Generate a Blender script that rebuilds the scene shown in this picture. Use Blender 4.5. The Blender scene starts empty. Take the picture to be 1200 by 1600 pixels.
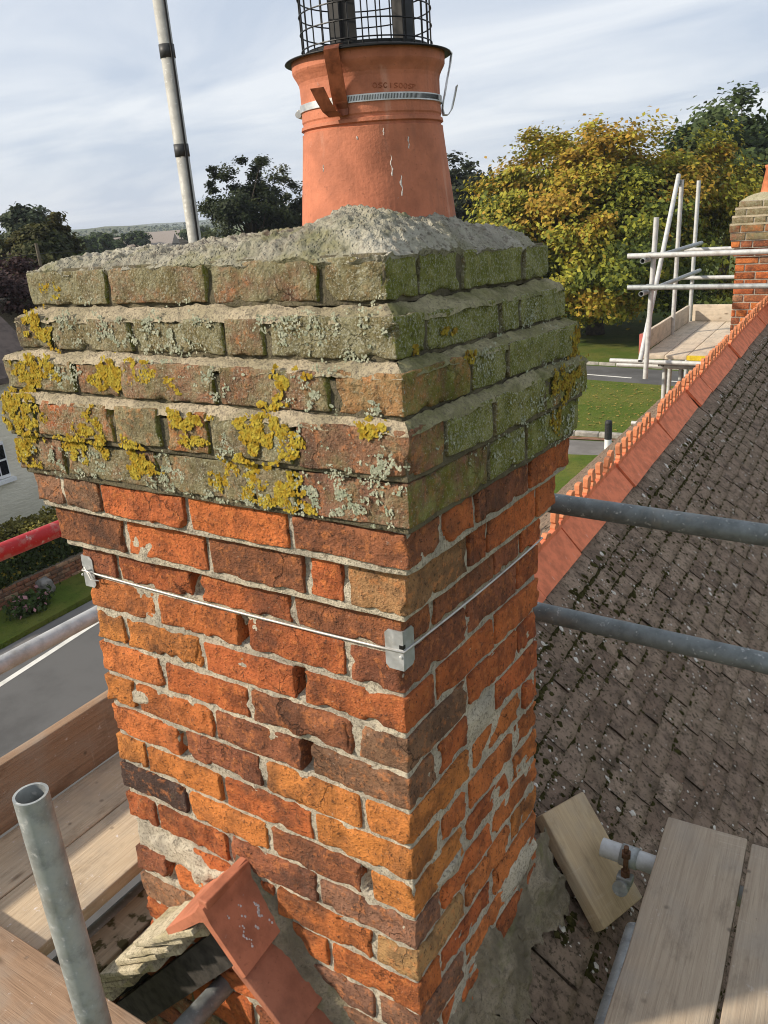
import bpy, math, random
import numpy as np
from mathutils import Vector, Quaternion, Matrix

random.seed(7)
rng = np.random.default_rng(11)
R = math.radians
SC = bpy.context.scene
COL = SC.collection

# ------------------------------------------------------------------ camera
cam_d = bpy.data.cameras.new('camera')
cam = bpy.data.objects.new('camera', cam_d); COL.objects.link(cam)
cam_d.sensor_fit = 'HORIZONTAL'; cam_d.sensor_width = 36.0
cam_d.lens = 36.0 * 1256.76 / 1200.0
cam_d.clip_start = 0.02; cam_d.clip_end = 20000
_yaw, _pit, _rol = -0.5923, -0.3617, -0.0763
_f = Vector((math.sin(_yaw)*math.cos(_pit), math.cos(_yaw)*math.cos(_pit), math.sin(_pit)))
_r = Vector((math.cos(_yaw), -math.sin(_yaw), 0)); _u = _r.cross(_f)
_r2 = math.cos(_rol)*_r + math.sin(_rol)*_u; _u2 = -math.sin(_rol)*_r + math.cos(_rol)*_u
CAM = Vector((0.5976, -0.8944, 0.0540))
cam.matrix_world = Matrix(((_r2.x, _u2.x, -_f.x, CAM.x), (_r2.y, _u2.y, -_f.y, CAM.y), (_r2.z, _u2.z, -_f.z, CAM.z), (0, 0, 0, 1)))
SC.camera = cam

# ------------------------------------------------------------------ light
SUN_EL, SUN_AZ = R(31), math.atan2(-0.75, -0.661)
SUN = Vector((math.sin(SUN_AZ)*math.cos(SUN_EL), math.cos(SUN_AZ)*math.cos(SUN_EL), math.sin(SUN_EL)))
sun_d = bpy.data.lights.new('sun', 'SUN'); sun_d.energy = 3.8; sun_d.angle = R(2.5); sun_d.color = (1.0, 0.90, 0.76)
sun = bpy.data.objects.new('sun', sun_d); COL.objects.link(sun)
sun.rotation_mode = 'QUATERNION'; sun.rotation_quaternion = SUN.to_track_quat('Z', 'Y'); sun.location = (-20, -30, 25)

w = bpy.data.worlds.new('World'); SC.world = w; w.use_nodes = True
nt = w.node_tree; nt.nodes.clear()
def wn(t, **k):
    n = nt.nodes.new(t)
    for a, b in k.items(): setattr(n, a, b)
    return n
sky = wn('ShaderNodeTexSky', sky_type='NISHITA', sun_disc=False, sun_elevation=SUN_EL, sun_rotation=SUN_AZ, altitude=50, air_density=1.0, dust_density=2.0, ozone_density=1.0)
tc = wn('ShaderNodeTexCoord'); sep = wn('ShaderNodeSeparateXYZ'); nt.links.new(tc.outputs['Generated'], sep.inputs[0])
az = wn('ShaderNodeMath', operation='ABSOLUTE'); nt.links.new(sep.outputs[2], az.inputs[0])
ad = wn('ShaderNodeMath', operation='ADD'); nt.links.new(az.outputs[0], ad.inputs[0]); ad.inputs[1].default_value = 0.16
vd = wn('ShaderNodeVectorMath', operation='DIVIDE'); cx = wn('ShaderNodeCombineXYZ')
for i in range(3): nt.links.new(ad.outputs[0], cx.inputs[i])
nt.links.new(tc.outputs['Generated'], vd.inputs[0]); nt.links.new(cx.outputs[0], vd.inputs[1])
mp = wn('ShaderNodeMapping'); mp.inputs['Scale'].default_value = (0.55, 1.0, 0.2); mp.inputs['Rotation'].default_value = (0, 0, R(-38)); mp.inputs['Location'].default_value = (3.1, 1.7, 0)
nt.links.new(vd.outputs[0], mp.inputs[0])
cn = wn('ShaderNodeTexNoise'); cn.inputs['Scale'].default_value = 1.25; cn.inputs['Detail'].default_value = 7; cn.inputs['Roughness'].default_value = 0.55; cn.inputs['Distortion'].default_value = 0.6
nt.links.new(mp.outputs[0], cn.inputs['Vector'])
cr = wn('ShaderNodeValToRGB'); cr.color_ramp.elements[0].position = 0.38; cr.color_ramp.elements[1].position = 0.64
cr.color_ramp.elements[0].color = (4.3, 4.85, 5.75, 1); cr.color_ramp.elements[1].color = (6.45, 6.7, 7.05, 1)
nt.links.new(cn.outputs['Fac'], cr.inputs[0])
mx = wn('ShaderNodeMix', data_type='RGBA'); mx.inputs['Factor'].default_value = 0.88
nt.links.new(sky.outputs[0], mx.inputs['A']); nt.links.new(cr.outputs[0], mx.inputs['B'])
bg = wn('ShaderNodeBackground'); bg.inputs['Strength'].default_value = 0.097; nt.links.new(mx.outputs['Result'], bg.inputs[0])
wo = wn('ShaderNodeOutputWorld'); nt.links.new(bg.outputs[0], wo.inputs[0])

vs = SC.view_settings; vs.view_transform = 'Standard'; vs.look = 'None'; vs.exposure = 0.55; vs.gamma = 1.0; vs.use_curve_mapping = False
SC.render.engine = 'CYCLES'
SC.cycles.use_denoising = True; SC.cycles.filter_width = 1.05; SC.cycles.max_bounces = 6; SC.cycles.diffuse_bounces = 3; SC.cycles.glossy_bounces = 2
SC.cycles.transmission_bounces = 3; SC.cycles.volume_bounces = 0; SC.cycles.transparent_max_bounces = 6

# ------------------------------------------------------------------ helpers
def _hash(i, j, k, s):
    h = (i * 374761393 + j * 668265263 + k * 2147483647 + s * 974634777) & 0xFFFFFFFF
    h = ((h ^ (h >> 13)) * 1274126177) & 0xFFFFFFFF
    h = ((h ^ (h >> 16)) * 2246822519) & 0xFFFFFFFF
    return ((h ^ (h >> 15)) & 0xFFFFFF) / float(0xFFFFFF)
def vnoise(p, s=0):
    p = np.asarray(p, float); i = np.floor(p).astype(np.int64); f = p - i; u = f*f*(3-2*f)
    o = 0
    for a in (0, 1):
        for b in (0, 1):
            for c in (0, 1):
                wgt = (u[:, 0] if a else 1-u[:, 0]) * (u[:, 1] if b else 1-u[:, 1]) * (u[:, 2] if c else 1-u[:, 2])
                o = o + wgt * _hash(i[:, 0]+a, i[:, 1]+b, i[:, 2]+c, s)
    return o * 2 - 1
def fbm(p, sc, octv=3, s=0):
    o = 0; a = 1.0; p = np.asarray(p, float) * sc
    for k in range(octv):
        o = o + a * vnoise(p, s + k); p = p * 2.03 + 7.1; a *= 0.5
    return o

def mesh_np(name, V, F, mat=None, smooth=False, cols=None):
    V = np.asarray(V, np.float32); me = bpy.data.meshes.new(name)
    if isinstance(F, np.ndarray) and F.ndim == 2:
        m, k = F.shape
        me.vertices.add(len(V)); me.vertices.foreach_set('co', V.ravel())
        me.loops.add(m*k); me.loops.foreach_set('vertex_index', F.astype(np.int32).ravel())
        me.polygons.add(m); me.polygons.foreach_set('loop_start', np.arange(0, m*k, k, dtype=np.int32))
        me.update(calc_edges=True)
    else:
        me.from_pydata(V.tolist(), [], [list(map(int, f)) for f in F]); me.update()
    if smooth: me.polygons.foreach_set('use_smooth', np.ones(len(me.polygons), bool))
    if cols is not None:
        at = me.color_attributes.new('Col', 'FLOAT_COLOR', 'POINT')
        at.data.foreach_set('color', np.asarray(cols, np.float32).ravel())
    if mat is not None: me.materials.append(mat)
    return me
def obj(name, me, parent=None, loc=(0, 0, 0), rot=None):
    o = bpy.data.objects.new(name, me); COL.objects.link(o)
    if parent is not None: o.parent = parent
    o.location = loc
    if rot is not None:
        o.rotation_mode = 'QUATERNION'; o.rotation_quaternion = rot
    return o
def tag(o, label=None, cat=None, group=None, kind=None):
    if label: o['label'] = label
    if cat: o['category'] = cat
    if group: o['group'] = group
    if kind: o['kind'] = kind
    return o
def thing(name, label, cat, loc=(0, 0, 0), group=None, rot=None):
    o = bpy.data.objects.new(name, None); COL.objects.link(o); o.location = loc; o.empty_display_size = 0.2
    if rot is not None:
        o.rotation_mode = 'QUATERNION'; o.rotation_quaternion = rot
    return tag(o, label, cat, group)
def frame(X, Y, Z):
    X, Y, Z = Vector(X), Vector(Y), Vector(Z)
    return Matrix(((X.x, Y.x, Z.x), (X.y, Y.y, Z.y), (X.z, Y.z, Z.z))).to_quaternion()

class MB:
    """collects shapes into one mesh"""
    def __init__(s): s.v = []; s.f = []
    def add(s, V, F):
        b = len(s.v); s.v.extend([tuple(map(float, p)) for p in V]); s.f.extend([tuple(int(i)+b for i in f) for f in F]); return s
    def box(s, a, b, bev=0.0):
        x0, y0, z0 = a; x1, y1, z1 = b
        if bev <= 0:
            return s.add([(x0,y0,z0),(x1,y0,z0),(x1,y1,z0),(x0,y1,z0),(x0,y0,z1),(x1,y0,z1),(x1,y1,z1),(x0,y1,z1)],
                         [(0,3,2,1),(4,5,6,7),(0,1,5,4),(1,2,6,5),(2,3,7,6),(3,0,4,7)])
        V, F = lattice_box((x0,y0,z0), (x1,y1,z1), None, bev); return s.add(V, F)
    def tube(s, a, b, r, n=16, r2=None, cap=True, wall=None):
        a, b = Vector(a), Vector(b); d = (b-a).normalized()
        x = d.orthogonal().normalized(); y = d.cross(x); r2 = r if r2 is None else r2
        ring = lambda c, q: [tuple(c + (x*math.cos(t) + y*math.sin(t))*q) for t in [2*math.pi*i/n for i in range(n)]]
        V = ring(a, r) + ring(b, r2); F = [(i, (i+1) % n, n+(i+1) % n, n+i) for i in range(n)]
        if wall:
            V += ring(a, r-wall) + ring(b, r2-wall)
            F += [(2*n+(i+1) % n, 2*n+i, 3*n+i, 3*n+(i+1) % n) for i in range(n)]
            F += [((i+1) % n, i, 2*n+i, 2*n+(i+1) % n) for i in range(n)] + [(n+i, n+(i+1) % n, 3*n+(i+1) % n, 3*n+i) for i in range(n)]
        elif cap: F += [tuple(range(n-1, -1, -1)), tuple(range(n, 2*n))]
        return s.add(V, F)
    def path(s, pts, r, n=8, closed=False):
        P = [Vector(p) for p in pts]; m = len(P); V = []; F = []
        pr = None
        for i, p in enumerate(P):
            if closed: d = (P[(i+1) % m] - P[i-1]).normalized()
            else: d = (P[min(i+1, m-1)] - P[max(i-1, 0)]).normalized()
            x = d.orthogonal().normalized() if pr is None else (pr - d*pr.dot(d)).normalized()
            pr = x; y = d.cross(x); rr = r[i] if isinstance(r, (list, tuple)) else r
            V += [tuple(p + (x*math.cos(2*math.pi*k/n) + y*math.sin(2*math.pi*k/n))*rr) for k in range(n)]
        for i in range(m if closed else m-1):
            j = (i+1) % m
            F += [(i*n+k, i*n+(k+1) % n, j*n+(k+1) % n, j*n+k) for k in range(n)]
        if not closed: F += [tuple(range(n-1, -1, -1)), tuple(range((m-1)*n, m*n))]
        return s.add(V, F)
    def lathe(s, prof, n=48, c=(0, 0), a0=0, a1=2*math.pi, closed=True):
        V = []; m = len(prof)
        for i in range(n):
            t = a0 + (a1-a0)*i/n; V += [(c[0]+q[0]*math.cos(t), c[1]+q[0]*math.sin(t), q[1]) for q in prof]
        F = [(i*m+k, ((i+1) % n)*m+k, ((i+1) % n)*m+k+1, i*m+k+1) for i in range(n) for k in range(m-1)]
        return s.add(V, F)
    def prism(s, poly, a, b, axis=1):
        """poly in the plane across axis, extruded from a to b"""
        n = len(poly); mk = (lambda p, t: (t, p[0], p[1])) if axis == 0 else ((lambda p, t: (p[0], t, p[1])) if axis == 1 else (lambda p, t: (p[0], p[1], t)))
        V = [mk(p, a) for p in poly] + [mk(p, b) for p in poly]
        return s.add(V, [tuple(range(n)), tuple(range(2*n-1, n-1, -1))] + [(i, n+i, n+(i+1) % n, (i+1) % n) for i in range(n)])
    def xf(s, m):
        s.v = [tuple(m @ Vector(p)) for p in s.v]; return s
    def me(s, name, mat=None, smooth=False):
        m = mesh_np(name, s.v, s.f, mat, smooth); fixn(m); return m
def fixn(me):
    import bmesh
    bm = bmesh.new(); bm.from_mesh(me); bmesh.ops.recalc_face_normals(bm, faces=bm.faces); bm.to_mesh(me); bm.free()

def bevel(me, off, seg=2):
    import bmesh
    bm = bmesh.new(); bm.from_mesh(me); bmesh.ops.remove_doubles(bm, verts=bm.verts, dist=1e-5)
    es = [e for e in bm.edges if len(e.link_faces) == 2 and e.calc_face_angle(0) > 0.35]
    bmesh.ops.bevel(bm, geom=es, offset=off, segments=seg, affect='EDGES', clamp_overlap=True); bm.to_mesh(me); bm.free(); return me
def _lines(a, b, cell, r):
    L = b - a; r = min(r, L*0.3)
    if cell is None: return np.array([a, a+r*0.3, a+r, b-r, b-r*0.3, b])
    n = max(1, int(round((L-2*r)/cell))); return np.concatenate([[a, a+r*0.3], np.linspace(a+r, b-r, n+1), [b-r*0.3, b]])
def lattice_box(lo, hi, cell, r, cells=None):
    """closed box with rounded edges on a fine surface lattice"""
    c3 = cells if cells else (cell, cell, cell)
    X, Y, Z = (_lines(lo[k], hi[k], c3[k], r) for k in range(3))
    nx, ny, nz = len(X), len(Y), len(Z); quads = []
    idx = lambda i, j, k: (i*ny + j)*nz + k
    def grid(A, B, fn, flip):
        a, b = np.meshgrid(np.arange(A-1), np.arange(B-1), indexing='ij')
        q = np.stack([fn(a, b), fn(a+1, b), fn(a+1, b+1), fn(a, b+1)], -1).reshape(-1, 4)
        quads.append(q[:, ::-1] if flip else q)
    grid(nx, ny, lambda a, b: idx(a, b, 0), True); grid(nx, ny, lambda a, b: idx(a, b, nz-1), False)
    grid(nx, nz, lambda a, b: idx(a, 0, b), False); grid(nx, nz, lambda a, b: idx(a, ny-1, b), True)
    grid(ny, nz, lambda a, b: idx(0, a, b), True); grid(ny, nz, lambda a, b: idx(nx-1, a, b), False)
    Q = np.concatenate(quads); u, inv = np.unique(Q, return_inverse=True); Q = inv.reshape(Q.shape)
    i = u // (ny*nz); j = (u // nz) % ny; k = u % nz
    P = np.stack([X[i], Y[j], Z[k]], -1)
    rr = np.array([min(r, (hi[t]-lo[t])*0.3) for t in range(3)])
    inner = np.clip(P, np.array(lo)+rr, np.array(hi)-rr); d = P - inner
    ln = np.linalg.norm(d, axis=1, keepdims=True); ln[ln == 0] = 1
    mx_ = np.max(np.abs(d), axis=1, keepdims=True)
    P = inner + d/ln*mx_
    return P, Q

# ------------------------------------------------------------------ materials
class NM:
    def __init__(s, name, rough=0.9, metal=0.0, spec=0.3):
        s.m = bpy.data.materials.new(name); s.m.use_nodes = True; s.t = s.m.node_tree; s.t.nodes.clear()
        s.o = s.t.nodes.new('ShaderNodeOutputMaterial'); s.b = s.t.nodes.new('ShaderNodeBsdfPrincipled')
        s.t.links.new(s.b.outputs[0], s.o.inputs[0])
        s.b.inputs['Roughness'].default_value = rough; s.b.inputs['Metallic'].default_value = metal; s.b.inputs['Specular IOR Level'].default_value = spec
        s.pos = s.n('ShaderNodeNewGeometry').outputs['Position']
    def n(s, t, **k):
        x = s.t.nodes.new(t)
        for a, b in k.items(): setattr(x, a, b)
        return x
    def set(s, inp, v):
        if hasattr(v, 'is_linked') or isinstance(v, bpy.types.NodeSocket): s.t.links.new(v, inp)
        elif isinstance(v, (tuple, list)) and len(v) == 3 and inp.type == 'RGBA': inp.default_value = (*v, 1)
        else: inp.default_value = v
    def objc(s): return s.n('ShaderNodeTexCoord').outputs['Object']
    def mapv(s, v, scale=(1, 1, 1), loc=(0, 0, 0), rot=(0, 0, 0)):
        m = s.n('ShaderNodeMapping'); s.set(m.inputs[0], v); m.inputs['Scale'].default_value = scale; m.inputs['Location'].default_value = loc; m.inputs['Rotation'].default_value = rot
        return m.outputs[0]
    def noise(s, sc, det=4, ro=0.55, vec=None, dist=0.0):
        x = s.n('ShaderNodeTexNoise'); s.set(x.inputs['Vector'], vec if vec is not None else s.pos)
        x.inputs['Scale'].default_value = sc; x.inputs['Detail'].default_value = det; x.inputs['Roughness'].default_value = ro; x.inputs['Distortion'].default_value = dist
        return x.outputs['Fac']
    def voro(s, sc, feat='F1', vec=None, out='Distance', rnd=1.0):
        x = s.n('ShaderNodeTexVoronoi', feature=feat); s.set(x.inputs['Vector'], vec if vec is not None else s.pos); x.inputs['Scale'].default_value = sc; x.inputs['Randomness'].default_value = rnd
        return x.outputs[out]
    def ramp(s, f, a, b, ca=0.0, cb=1.0):
        x = s.n('ShaderNodeMapRange', interpolation_type='SMOOTHSTEP'); s.set(x.inputs['Value'], f)
        for nm, v in (('From Min', a), ('From Max', b), ('To Min', ca), ('To Max', cb)): s.set(x.inputs[nm], v)
        return x.outputs[0]
    def math(s, op, a, b=0.0, c=None):
        x = s.n('ShaderNodeMath', operation=op); s.set(x.inputs[0], a); s.set(x.inputs[1], b)
        if c is not None: s.set(x.inputs[2], c)
        return x.outputs[0]
    def mix(s, f, a, b, blend='MIX'):
        x = s.n('ShaderNodeMix', data_type='RGBA', blend_type=blend); s.set(x.inputs['Factor'], f); s.set(x.inputs['A'], a); s.set(x.inputs['B'], b)
        return x.outputs['Result']
    def bump(s, h, st=0.5, d=0.002):
        x = s.n('ShaderNodeBump'); x.inputs['Strength'].default_value = st; x.inputs['Distance'].default_value = d; s.set(x.inputs['Height'], h)
        if s.b.inputs['Normal'].is_linked: s.t.links.new(s.b.inputs['Normal'].links[0].from_socket, x.inputs['Normal'])
        s.t.links.new(x.outputs[0], s.b.inputs['Normal']); return x
    def col(s, c): s.set(s.b.inputs['Base Color'], c); return s
    def rough(s, v): s.set(s.b.inputs['Roughness'], v); return s

def brick_material():
    k = NM('old_brick', 0.92, spec=0.15); oi = k.n('ShaderNodeObjectInfo'); base = oi.outputs['Color']; alg = oi.outputs['Alpha']
    n1 = k.noise(13, 7, 0.68, dist=0.6); n2 = k.noise(52, 6, 0.65); n3 = k.noise(190, 4, 0.65); nb = k.noise(5.5, 4, 0.6); n4 = k.noise(95, 5, 0.7)
    c = k.mix(k.ramp(n1, 0.41, 0.63), base, k.mix(0.52, base, (0.05, 0.03, 0.024)))
    c = k.mix(k.ramp(n2, 0.50, 0.66, 0, 0.7), c, k.mix(0.6, base, (0.66, 0.23, 0.07)))
    c = k.mix(k.ramp(nb, 0.52, 0.70, 0, 0.66), c, (0.06, 0.042, 0.034))
    c = k.mix(k.ramp(n4, 0.54, 0.66, 0, 0.58), c, (0.05, 0.03, 0.022))
    c = k.mix(k.ramp(n3, 0.57, 0.68, 0, 0.60), c, (0.04, 0.025, 0.019))
    c = k.mix(k.ramp(k.noise(70, 6, 0.75), 0.62, 0.76, 0, 0.5), c, (0.55, 0.46, 0.37))
    # crazing lines
    wv = k.n('ShaderNodeVectorMath', operation='ADD'); k.set(wv.inputs[0], k.pos)
    nz = k.n('ShaderNodeTexNoise'); k.set(nz.inputs['Vector'], k.pos); nz.inputs['Scale'].default_value = 28; nz.inputs['Detail'].default_value = 6
    sc_ = k.n('ShaderNodeVectorMath', operation='SCALE'); k.set(sc_.inputs[0], nz.outputs['Color']); sc_.inputs['Scale'].default_value = 0.06
    k.set(wv.inputs[1], sc_.outputs[0])
    ed = k.voro(11, 'DISTANCE_TO_EDGE', wv.outputs[0]); crk = k.math('MULTIPLY', k.ramp(ed, 0.004, 0.018, 1, 0), k.ramp(k.noise(7, 3), 0.52, 0.66))
    c = k.mix(k.math('MULTIPLY', crk, 0.6), c, (0.03, 0.02, 0.015))
    # algae film (object alpha says how much), greener on the side away from the sun
    nrm = k.n('ShaderNodeSeparateXYZ'); k.set(nrm.inputs[0], k.n('ShaderNodeNewGeometry').outputs['True Normal']); sh = k.ramp(nrm.outputs[0], 0.35, 0.75)
    al = k.math('ADD', k.noise(19, 7, 0.7), k.math('MULTIPLY', alg, k.ramp(sh, 0, 1, 0.50, 0.66)))
    gf = k.mix(k.ramp(k.noise(34, 5), 0.4, 0.62), (0.165, 0.140, 0.065), (0.27, 0.25, 0.145)); gs = k.mix(k.ramp(k.noise(30, 5), 0.4, 0.62), (0.145, 0.160, 0.022), (0.25, 0.255, 0.075))
    c = k.mix(k.ramp(al, 0.62, 0.92, 0, 0.88), c, k.mix(sh, gf, gs))
    cr = k.math('ADD', k.noise(260, 5, 0.75), k.math('MULTIPLY', alg, 0.13))
    c = k.mix(k.ramp(cr, 0.62, 0.72, 0, 0.8), c, (0.40, 0.39, 0.30))
    c = k.mix(k.math('MULTIPLY', k.ramp(k.noise(150, 4, 0.7), 0.54, 0.66), k.ramp(alg, 0.1, 0.7, 0, 0.55)), c, (0.05, 0.045, 0.025))
    k.col(c)
    hgt = k.math('ADD', k.math('MULTIPLY', n2, 0.7), k.math('ADD', k.math('MULTIPLY', n4, 0.5), k.math('MULTIPLY', n3, 0.35)))
    hgt = k.math('SUBTRACT', hgt, k.math('MULTIPLY', crk, 0.4))
    k.bump(hgt, 1.0, 0.009)
    return k.m
def mortar_material(name, a=(0.50, 0.43, 0.32), b=(0.30, 0.27, 0.21), green=0.0, sc=1.0, white=0.3):
    k = NM(name, 0.95, spec=0.1); n1 = k.noise(9*sc, 5); n2 = k.noise(160*sc, 4, 0.7); n3 = k.voro(330*sc)
    c = k.mix(k.ramp(n1, 0.38, 0.64), a, b); c = k.mix(k.ramp(k.noise(45*sc, 5, 0.65), 0.5, 0.7, 0, 0.5), c, tuple(x*0.5 for x in b))
    c = k.mix(k.ramp(n2, 0.48, 0.66, 0, 0.75), c, (0.15, 0.125, 0.095))
    c = k.mix(k.ramp(n3, 0.05, 0.22, white, 0), c, (0.62, 0.58, 0.50))
    if green:
        c = k.mix(k.ramp(k.math('ADD', k.noise(13*sc, 6, 0.65), green), 0.62, 0.92, 0, 0.85), c, k.mix(k.ramp(k.noise(40, 3), 0.4, 0.6), (0.10, 0.105, 0.035), (0.19, 0.185, 0.07)))
    k.col(c); k.bump(k.math('ADD', n2, k.math('MULTIPLY', k.ramp(n3, 0, 0.35), 0.6)), 0.9, 0.005/sc)
    return k.m
def plain(name, c, rough=0.8, metal=0.0, var=0.25, sc=30, bump=0.0, bsc=200, spec=0.3, dark=None):
    k = NM(name, rough, metal, spec); n1 = k.noise(sc, 5, 0.6)
    d = dark if dark else tuple(x*(1-var*2) if var < 0.5 else x*0.1 for x in c)
    k.col(k.mix(k.ramp(n1, 0.38, 0.68), c, d))
    if bump: k.bump(k.noise(bsc, 4), bump, 0.003)
    return k.m
def terracotta(name, c, dust=0.3, streak=True):
    k = NM(name, 0.75, spec=0.3); n1 = k.noise(18, 5, 0.6); n2 = k.noise(140, 4, 0.6)
    cc = k.mix(k.ramp(n1, 0.35, 0.7), c, tuple(x*0.68 for x in c))
    cc = k.mix(k.ramp(n2, 0.60, 0.75, 0, 0.55), cc, tuple(x*0.35 for x in c))
    cc = k.mix(k.ramp(k.noise(70, 6, 0.7), 0.66, 0.78, 0, dust), cc, (0.70, 0.66, 0.62))
    if streak == 'rain':
        rv = k.mapv(k.pos, (26, 26, 3.0)); cc = k.mix(k.ramp(k.noise(1.0, 5, 0.65, rv, 0.3), 0.50, 0.72, 0, 0.45), cc, (0.22, 0.10, 0.065)); cc = k.mix(k.ramp(k.noise(1.0, 4, 0.6, k.mapv(k.pos, (34, 34, 5), (3, 1, 2))), 0.58, 0.74, 0, 0.35), cc, (0.62, 0.40, 0.30))
    if streak == 'slope':
        ov = k.objc(); cc = k.mix(k.ramp(k.noise(1.0, 3, 0.6, k.mapv(ov, (16, 150, 16)), 0.3), 0.69, 0.74, 0, 0.85), cc, (0.78, 0.66, 0.60))
    k.col(cc); k.bump(n2, 0.35, 0.003); return k.m
def wood(name, a=(0.46, 0.33, 0.21), b=(0.27, 0.18, 0.11), splash=0.5, moss=0.0):
    k = NM(name, 0.85, spec=0.2); ov = k.objc(); oi = k.n('ShaderNodeObjectInfo').outputs['Random']
    off = k.n('ShaderNodeVectorMath', operation='ADD'); k.set(off.inputs[0], ov); cmb = k.n('ShaderNodeCombineXYZ')
    k.set(cmb.inputs[0], k.math('MULTIPLY', oi, 9.0)); k.set(cmb.inputs[1], k.math('MULTIPLY', oi, 3.0)); k.set(off.inputs[1], cmb.outputs[0]); v = off.outputs[0]
    g = k.noise(1.0, 5, 0.6, k.mapv(v, (2.2, 60, 60)), 2.0); g2 = k.noise(1.0, 4, 0.6, k.mapv(v, (9, 300, 300)), 0.6); big = k.noise(5, 4, 0.6, v)
    c = k.mix(k.ramp(g, 0.34, 0.74), a, k.mix(0.65, a, b))
    c = k.mix(k.ramp(g2, 0.50, 0.75, 0, 0.35), c, tuple(x*0.6 for x in b))
    c = k.mix(k.ramp(big, 0.42, 0.7, 0, 0.6), c, (0.31, 0.27, 0.22)); c = k.mix(k.ramp(k.noise(11, 6, 0.7, k.mapv(v, (0.5, 1, 1), (7, 2, 1))), 0.52, 0.70, 0, 0.5), c, tuple(x*0.55 for x in b))
    kn = k.voro(1.0, 'F1', k.mapv(v, (3.2, 9, 9)))
    c = k.mix(k.ramp(kn, 0.03, 0.12, 0.85, 0), c, (0.10, 0.062, 0.035))
    kf = k.math('MULTIPLY', k.ramp(k.noise(1.0, 2, 0.5, k.mapv(v, (150, 5, 5)), 0.8), 0.60, 0.68), k.ramp(k.noise(3.5, 3, 0.6, v), 0.50, 0.62)); c = k.mix(k.math('MULTIPLY', kf, 0.16), c, (0.66, 0.55, 0.43))
    if splash: c = k.mix(k.math('MULTIPLY', k.ramp(k.noise(34, 5, 0.75, v), 0.62, 0.69), splash), c, (0.66, 0.60, 0.56))
    c = k.mix(k.ramp(k.noise(26, 5, 0.7, k.mapv(v, (1, 1.6, 1), (4, 4, 4))), 0.68, 0.76, 0, 0.7), c, (0.07, 0.05, 0.035))
    sp = k.math('MULTIPLY', k.ramp(k.voro(17, 'F1', v), 0.05, 0.16, 1, 0), k.ramp(k.noise(6, 3, 0.6, v), 0.48, 0.6)); c = k.mix(k.math('MULTIPLY', sp, 0.75), c, (0.10, 0.075, 0.055))
    if moss: c = k.mix(k.ramp(k.noise(20, 4, 0.6, v), 0.52, 0.60, 0, moss), c, (0.055, 0.05, 0.015))
    k.col(c); k.bump(k.math('ADD', g, k.math('MULTIPLY', g2, 0.6)), 0.55, 0.003); return k.m
def galv(name, c=(0.42, 0.43, 0.42), rough=0.5, metal=0.55, stain=0.6):
    k = NM(name, rough, metal, 0.5); n1 = k.noise(22, 6, 0.65); n2 = k.noise(90, 4, 0.6)
    cc = k.mix(k.ramp(n1, 0.40, 0.66, 0, stain), c, tuple(x*0.45 for x in c))
    cc = k.mix(k.ramp(n2, 0.60, 0.72, 0, 0.7), cc, (0.62, 0.61, 0.58)); cc = k.mix(k.ramp(k.noise(7, 5, 0.7), 0.52, 0.68, 0, 0.5), cc, (0.30, 0.27, 0.22))
    cc = k.mix(k.ramp(k.noise(55, 6, 0.7), 0.68, 0.78, 0, 0.5), cc, (0.16, 0.10, 0.06))
    k.col(cc); k.rough(k.ramp(n2, 0.3, 0.7, rough-0.08, min(1, rough+0.22))); k.bump(n2, 0.15, 0.001); return k.m
def leafmat(name, trans=0.25):
    k = NM(name, 0.7, spec=0.25); a = k.n('ShaderNodeVertexColor'); a.layer_name = 'Col'; k.col(a.outputs['Color'])
    tr = k.n('ShaderNodeBsdfTranslucent'); k.t.links.new(a.outputs['Color'], tr.inputs[0])
    ms = k.n('ShaderNodeMixShader'); ms.inputs[0].default_value = trans
    k.t.links.new(k.b.outputs[0], ms.inputs[1]); k.t.links.new(tr.outputs[0], ms.inputs[2]); k.t.links.new(ms.outputs[0], k.o.inputs[0]); return k.m
def grassmat(name, a, b, c, sc=0.5):
    k = NM(name, 0.95, spec=0.1); cc = k.mix(k.ramp(k.noise(sc, 6, 0.65), 0.38, 0.64), a, b)
    cc = k.mix(k.ramp(k.noise(sc*9, 5, 0.7), 0.5, 0.72, 0, 0.7), cc, c)
    cc = k.mix(k.ramp(k.noise(sc*60, 3, 0.7), 0.5, 0.7, 0, 0.5), cc, tuple(x*0.45 for x in a))
    k.col(cc); k.bump(k.noise(sc*40, 3), 0.6, 0.05); return k.m

M_BRICK = brick_material()
M_MORTAR = mortar_material('lime_mortar', (0.56, 0.49, 0.37), (0.40, 0.355, 0.28))
M_LEDGE = mortar_material('ledge_mortar', (0.44, 0.365, 0.25), (0.31, 0.265, 0.17), green=0.06)
M_LEDGE_R = mortar_material('mossy_ledge_mortar', (0.36, 0.32, 0.19), (0.23, 0.21, 0.11), green=0.24)
M_FLAUNCH = mortar_material('flaunching_mortar', (0.43, 0.40, 0.32), (0.29, 0.27, 0.21), green=0.18, sc=0.5, white=0.6)
M_FILLET = mortar_material('grey_fillet_mortar', (0.30, 0.245, 0.17), (0.17, 0.14, 0.095), green=0.12)
M_DARKJ = mortar_material('dark_joint_mortar', (0.17, 0.145, 0.09), (0.10, 0.088, 0.055), green=0.05)  # darker mortar behind the upper corbel bricks
M_PALEMORT = mortar_material('pale_verge_mortar', (0.58, 0.51, 0.36), (0.42, 0.36, 0.22), white=0.4)
M_POT = terracotta('pot_terracotta', (0.54, 0.185, 0.098), 0.45, 'rain')
M_RIDGE = terracotta('ridge_terracotta', (0.80, 0.225, 0.105), 0.4, 'slope')
M_CREST = terracotta('crest_terracotta', (0.64, 0.24, 0.11), 0.5)
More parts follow.
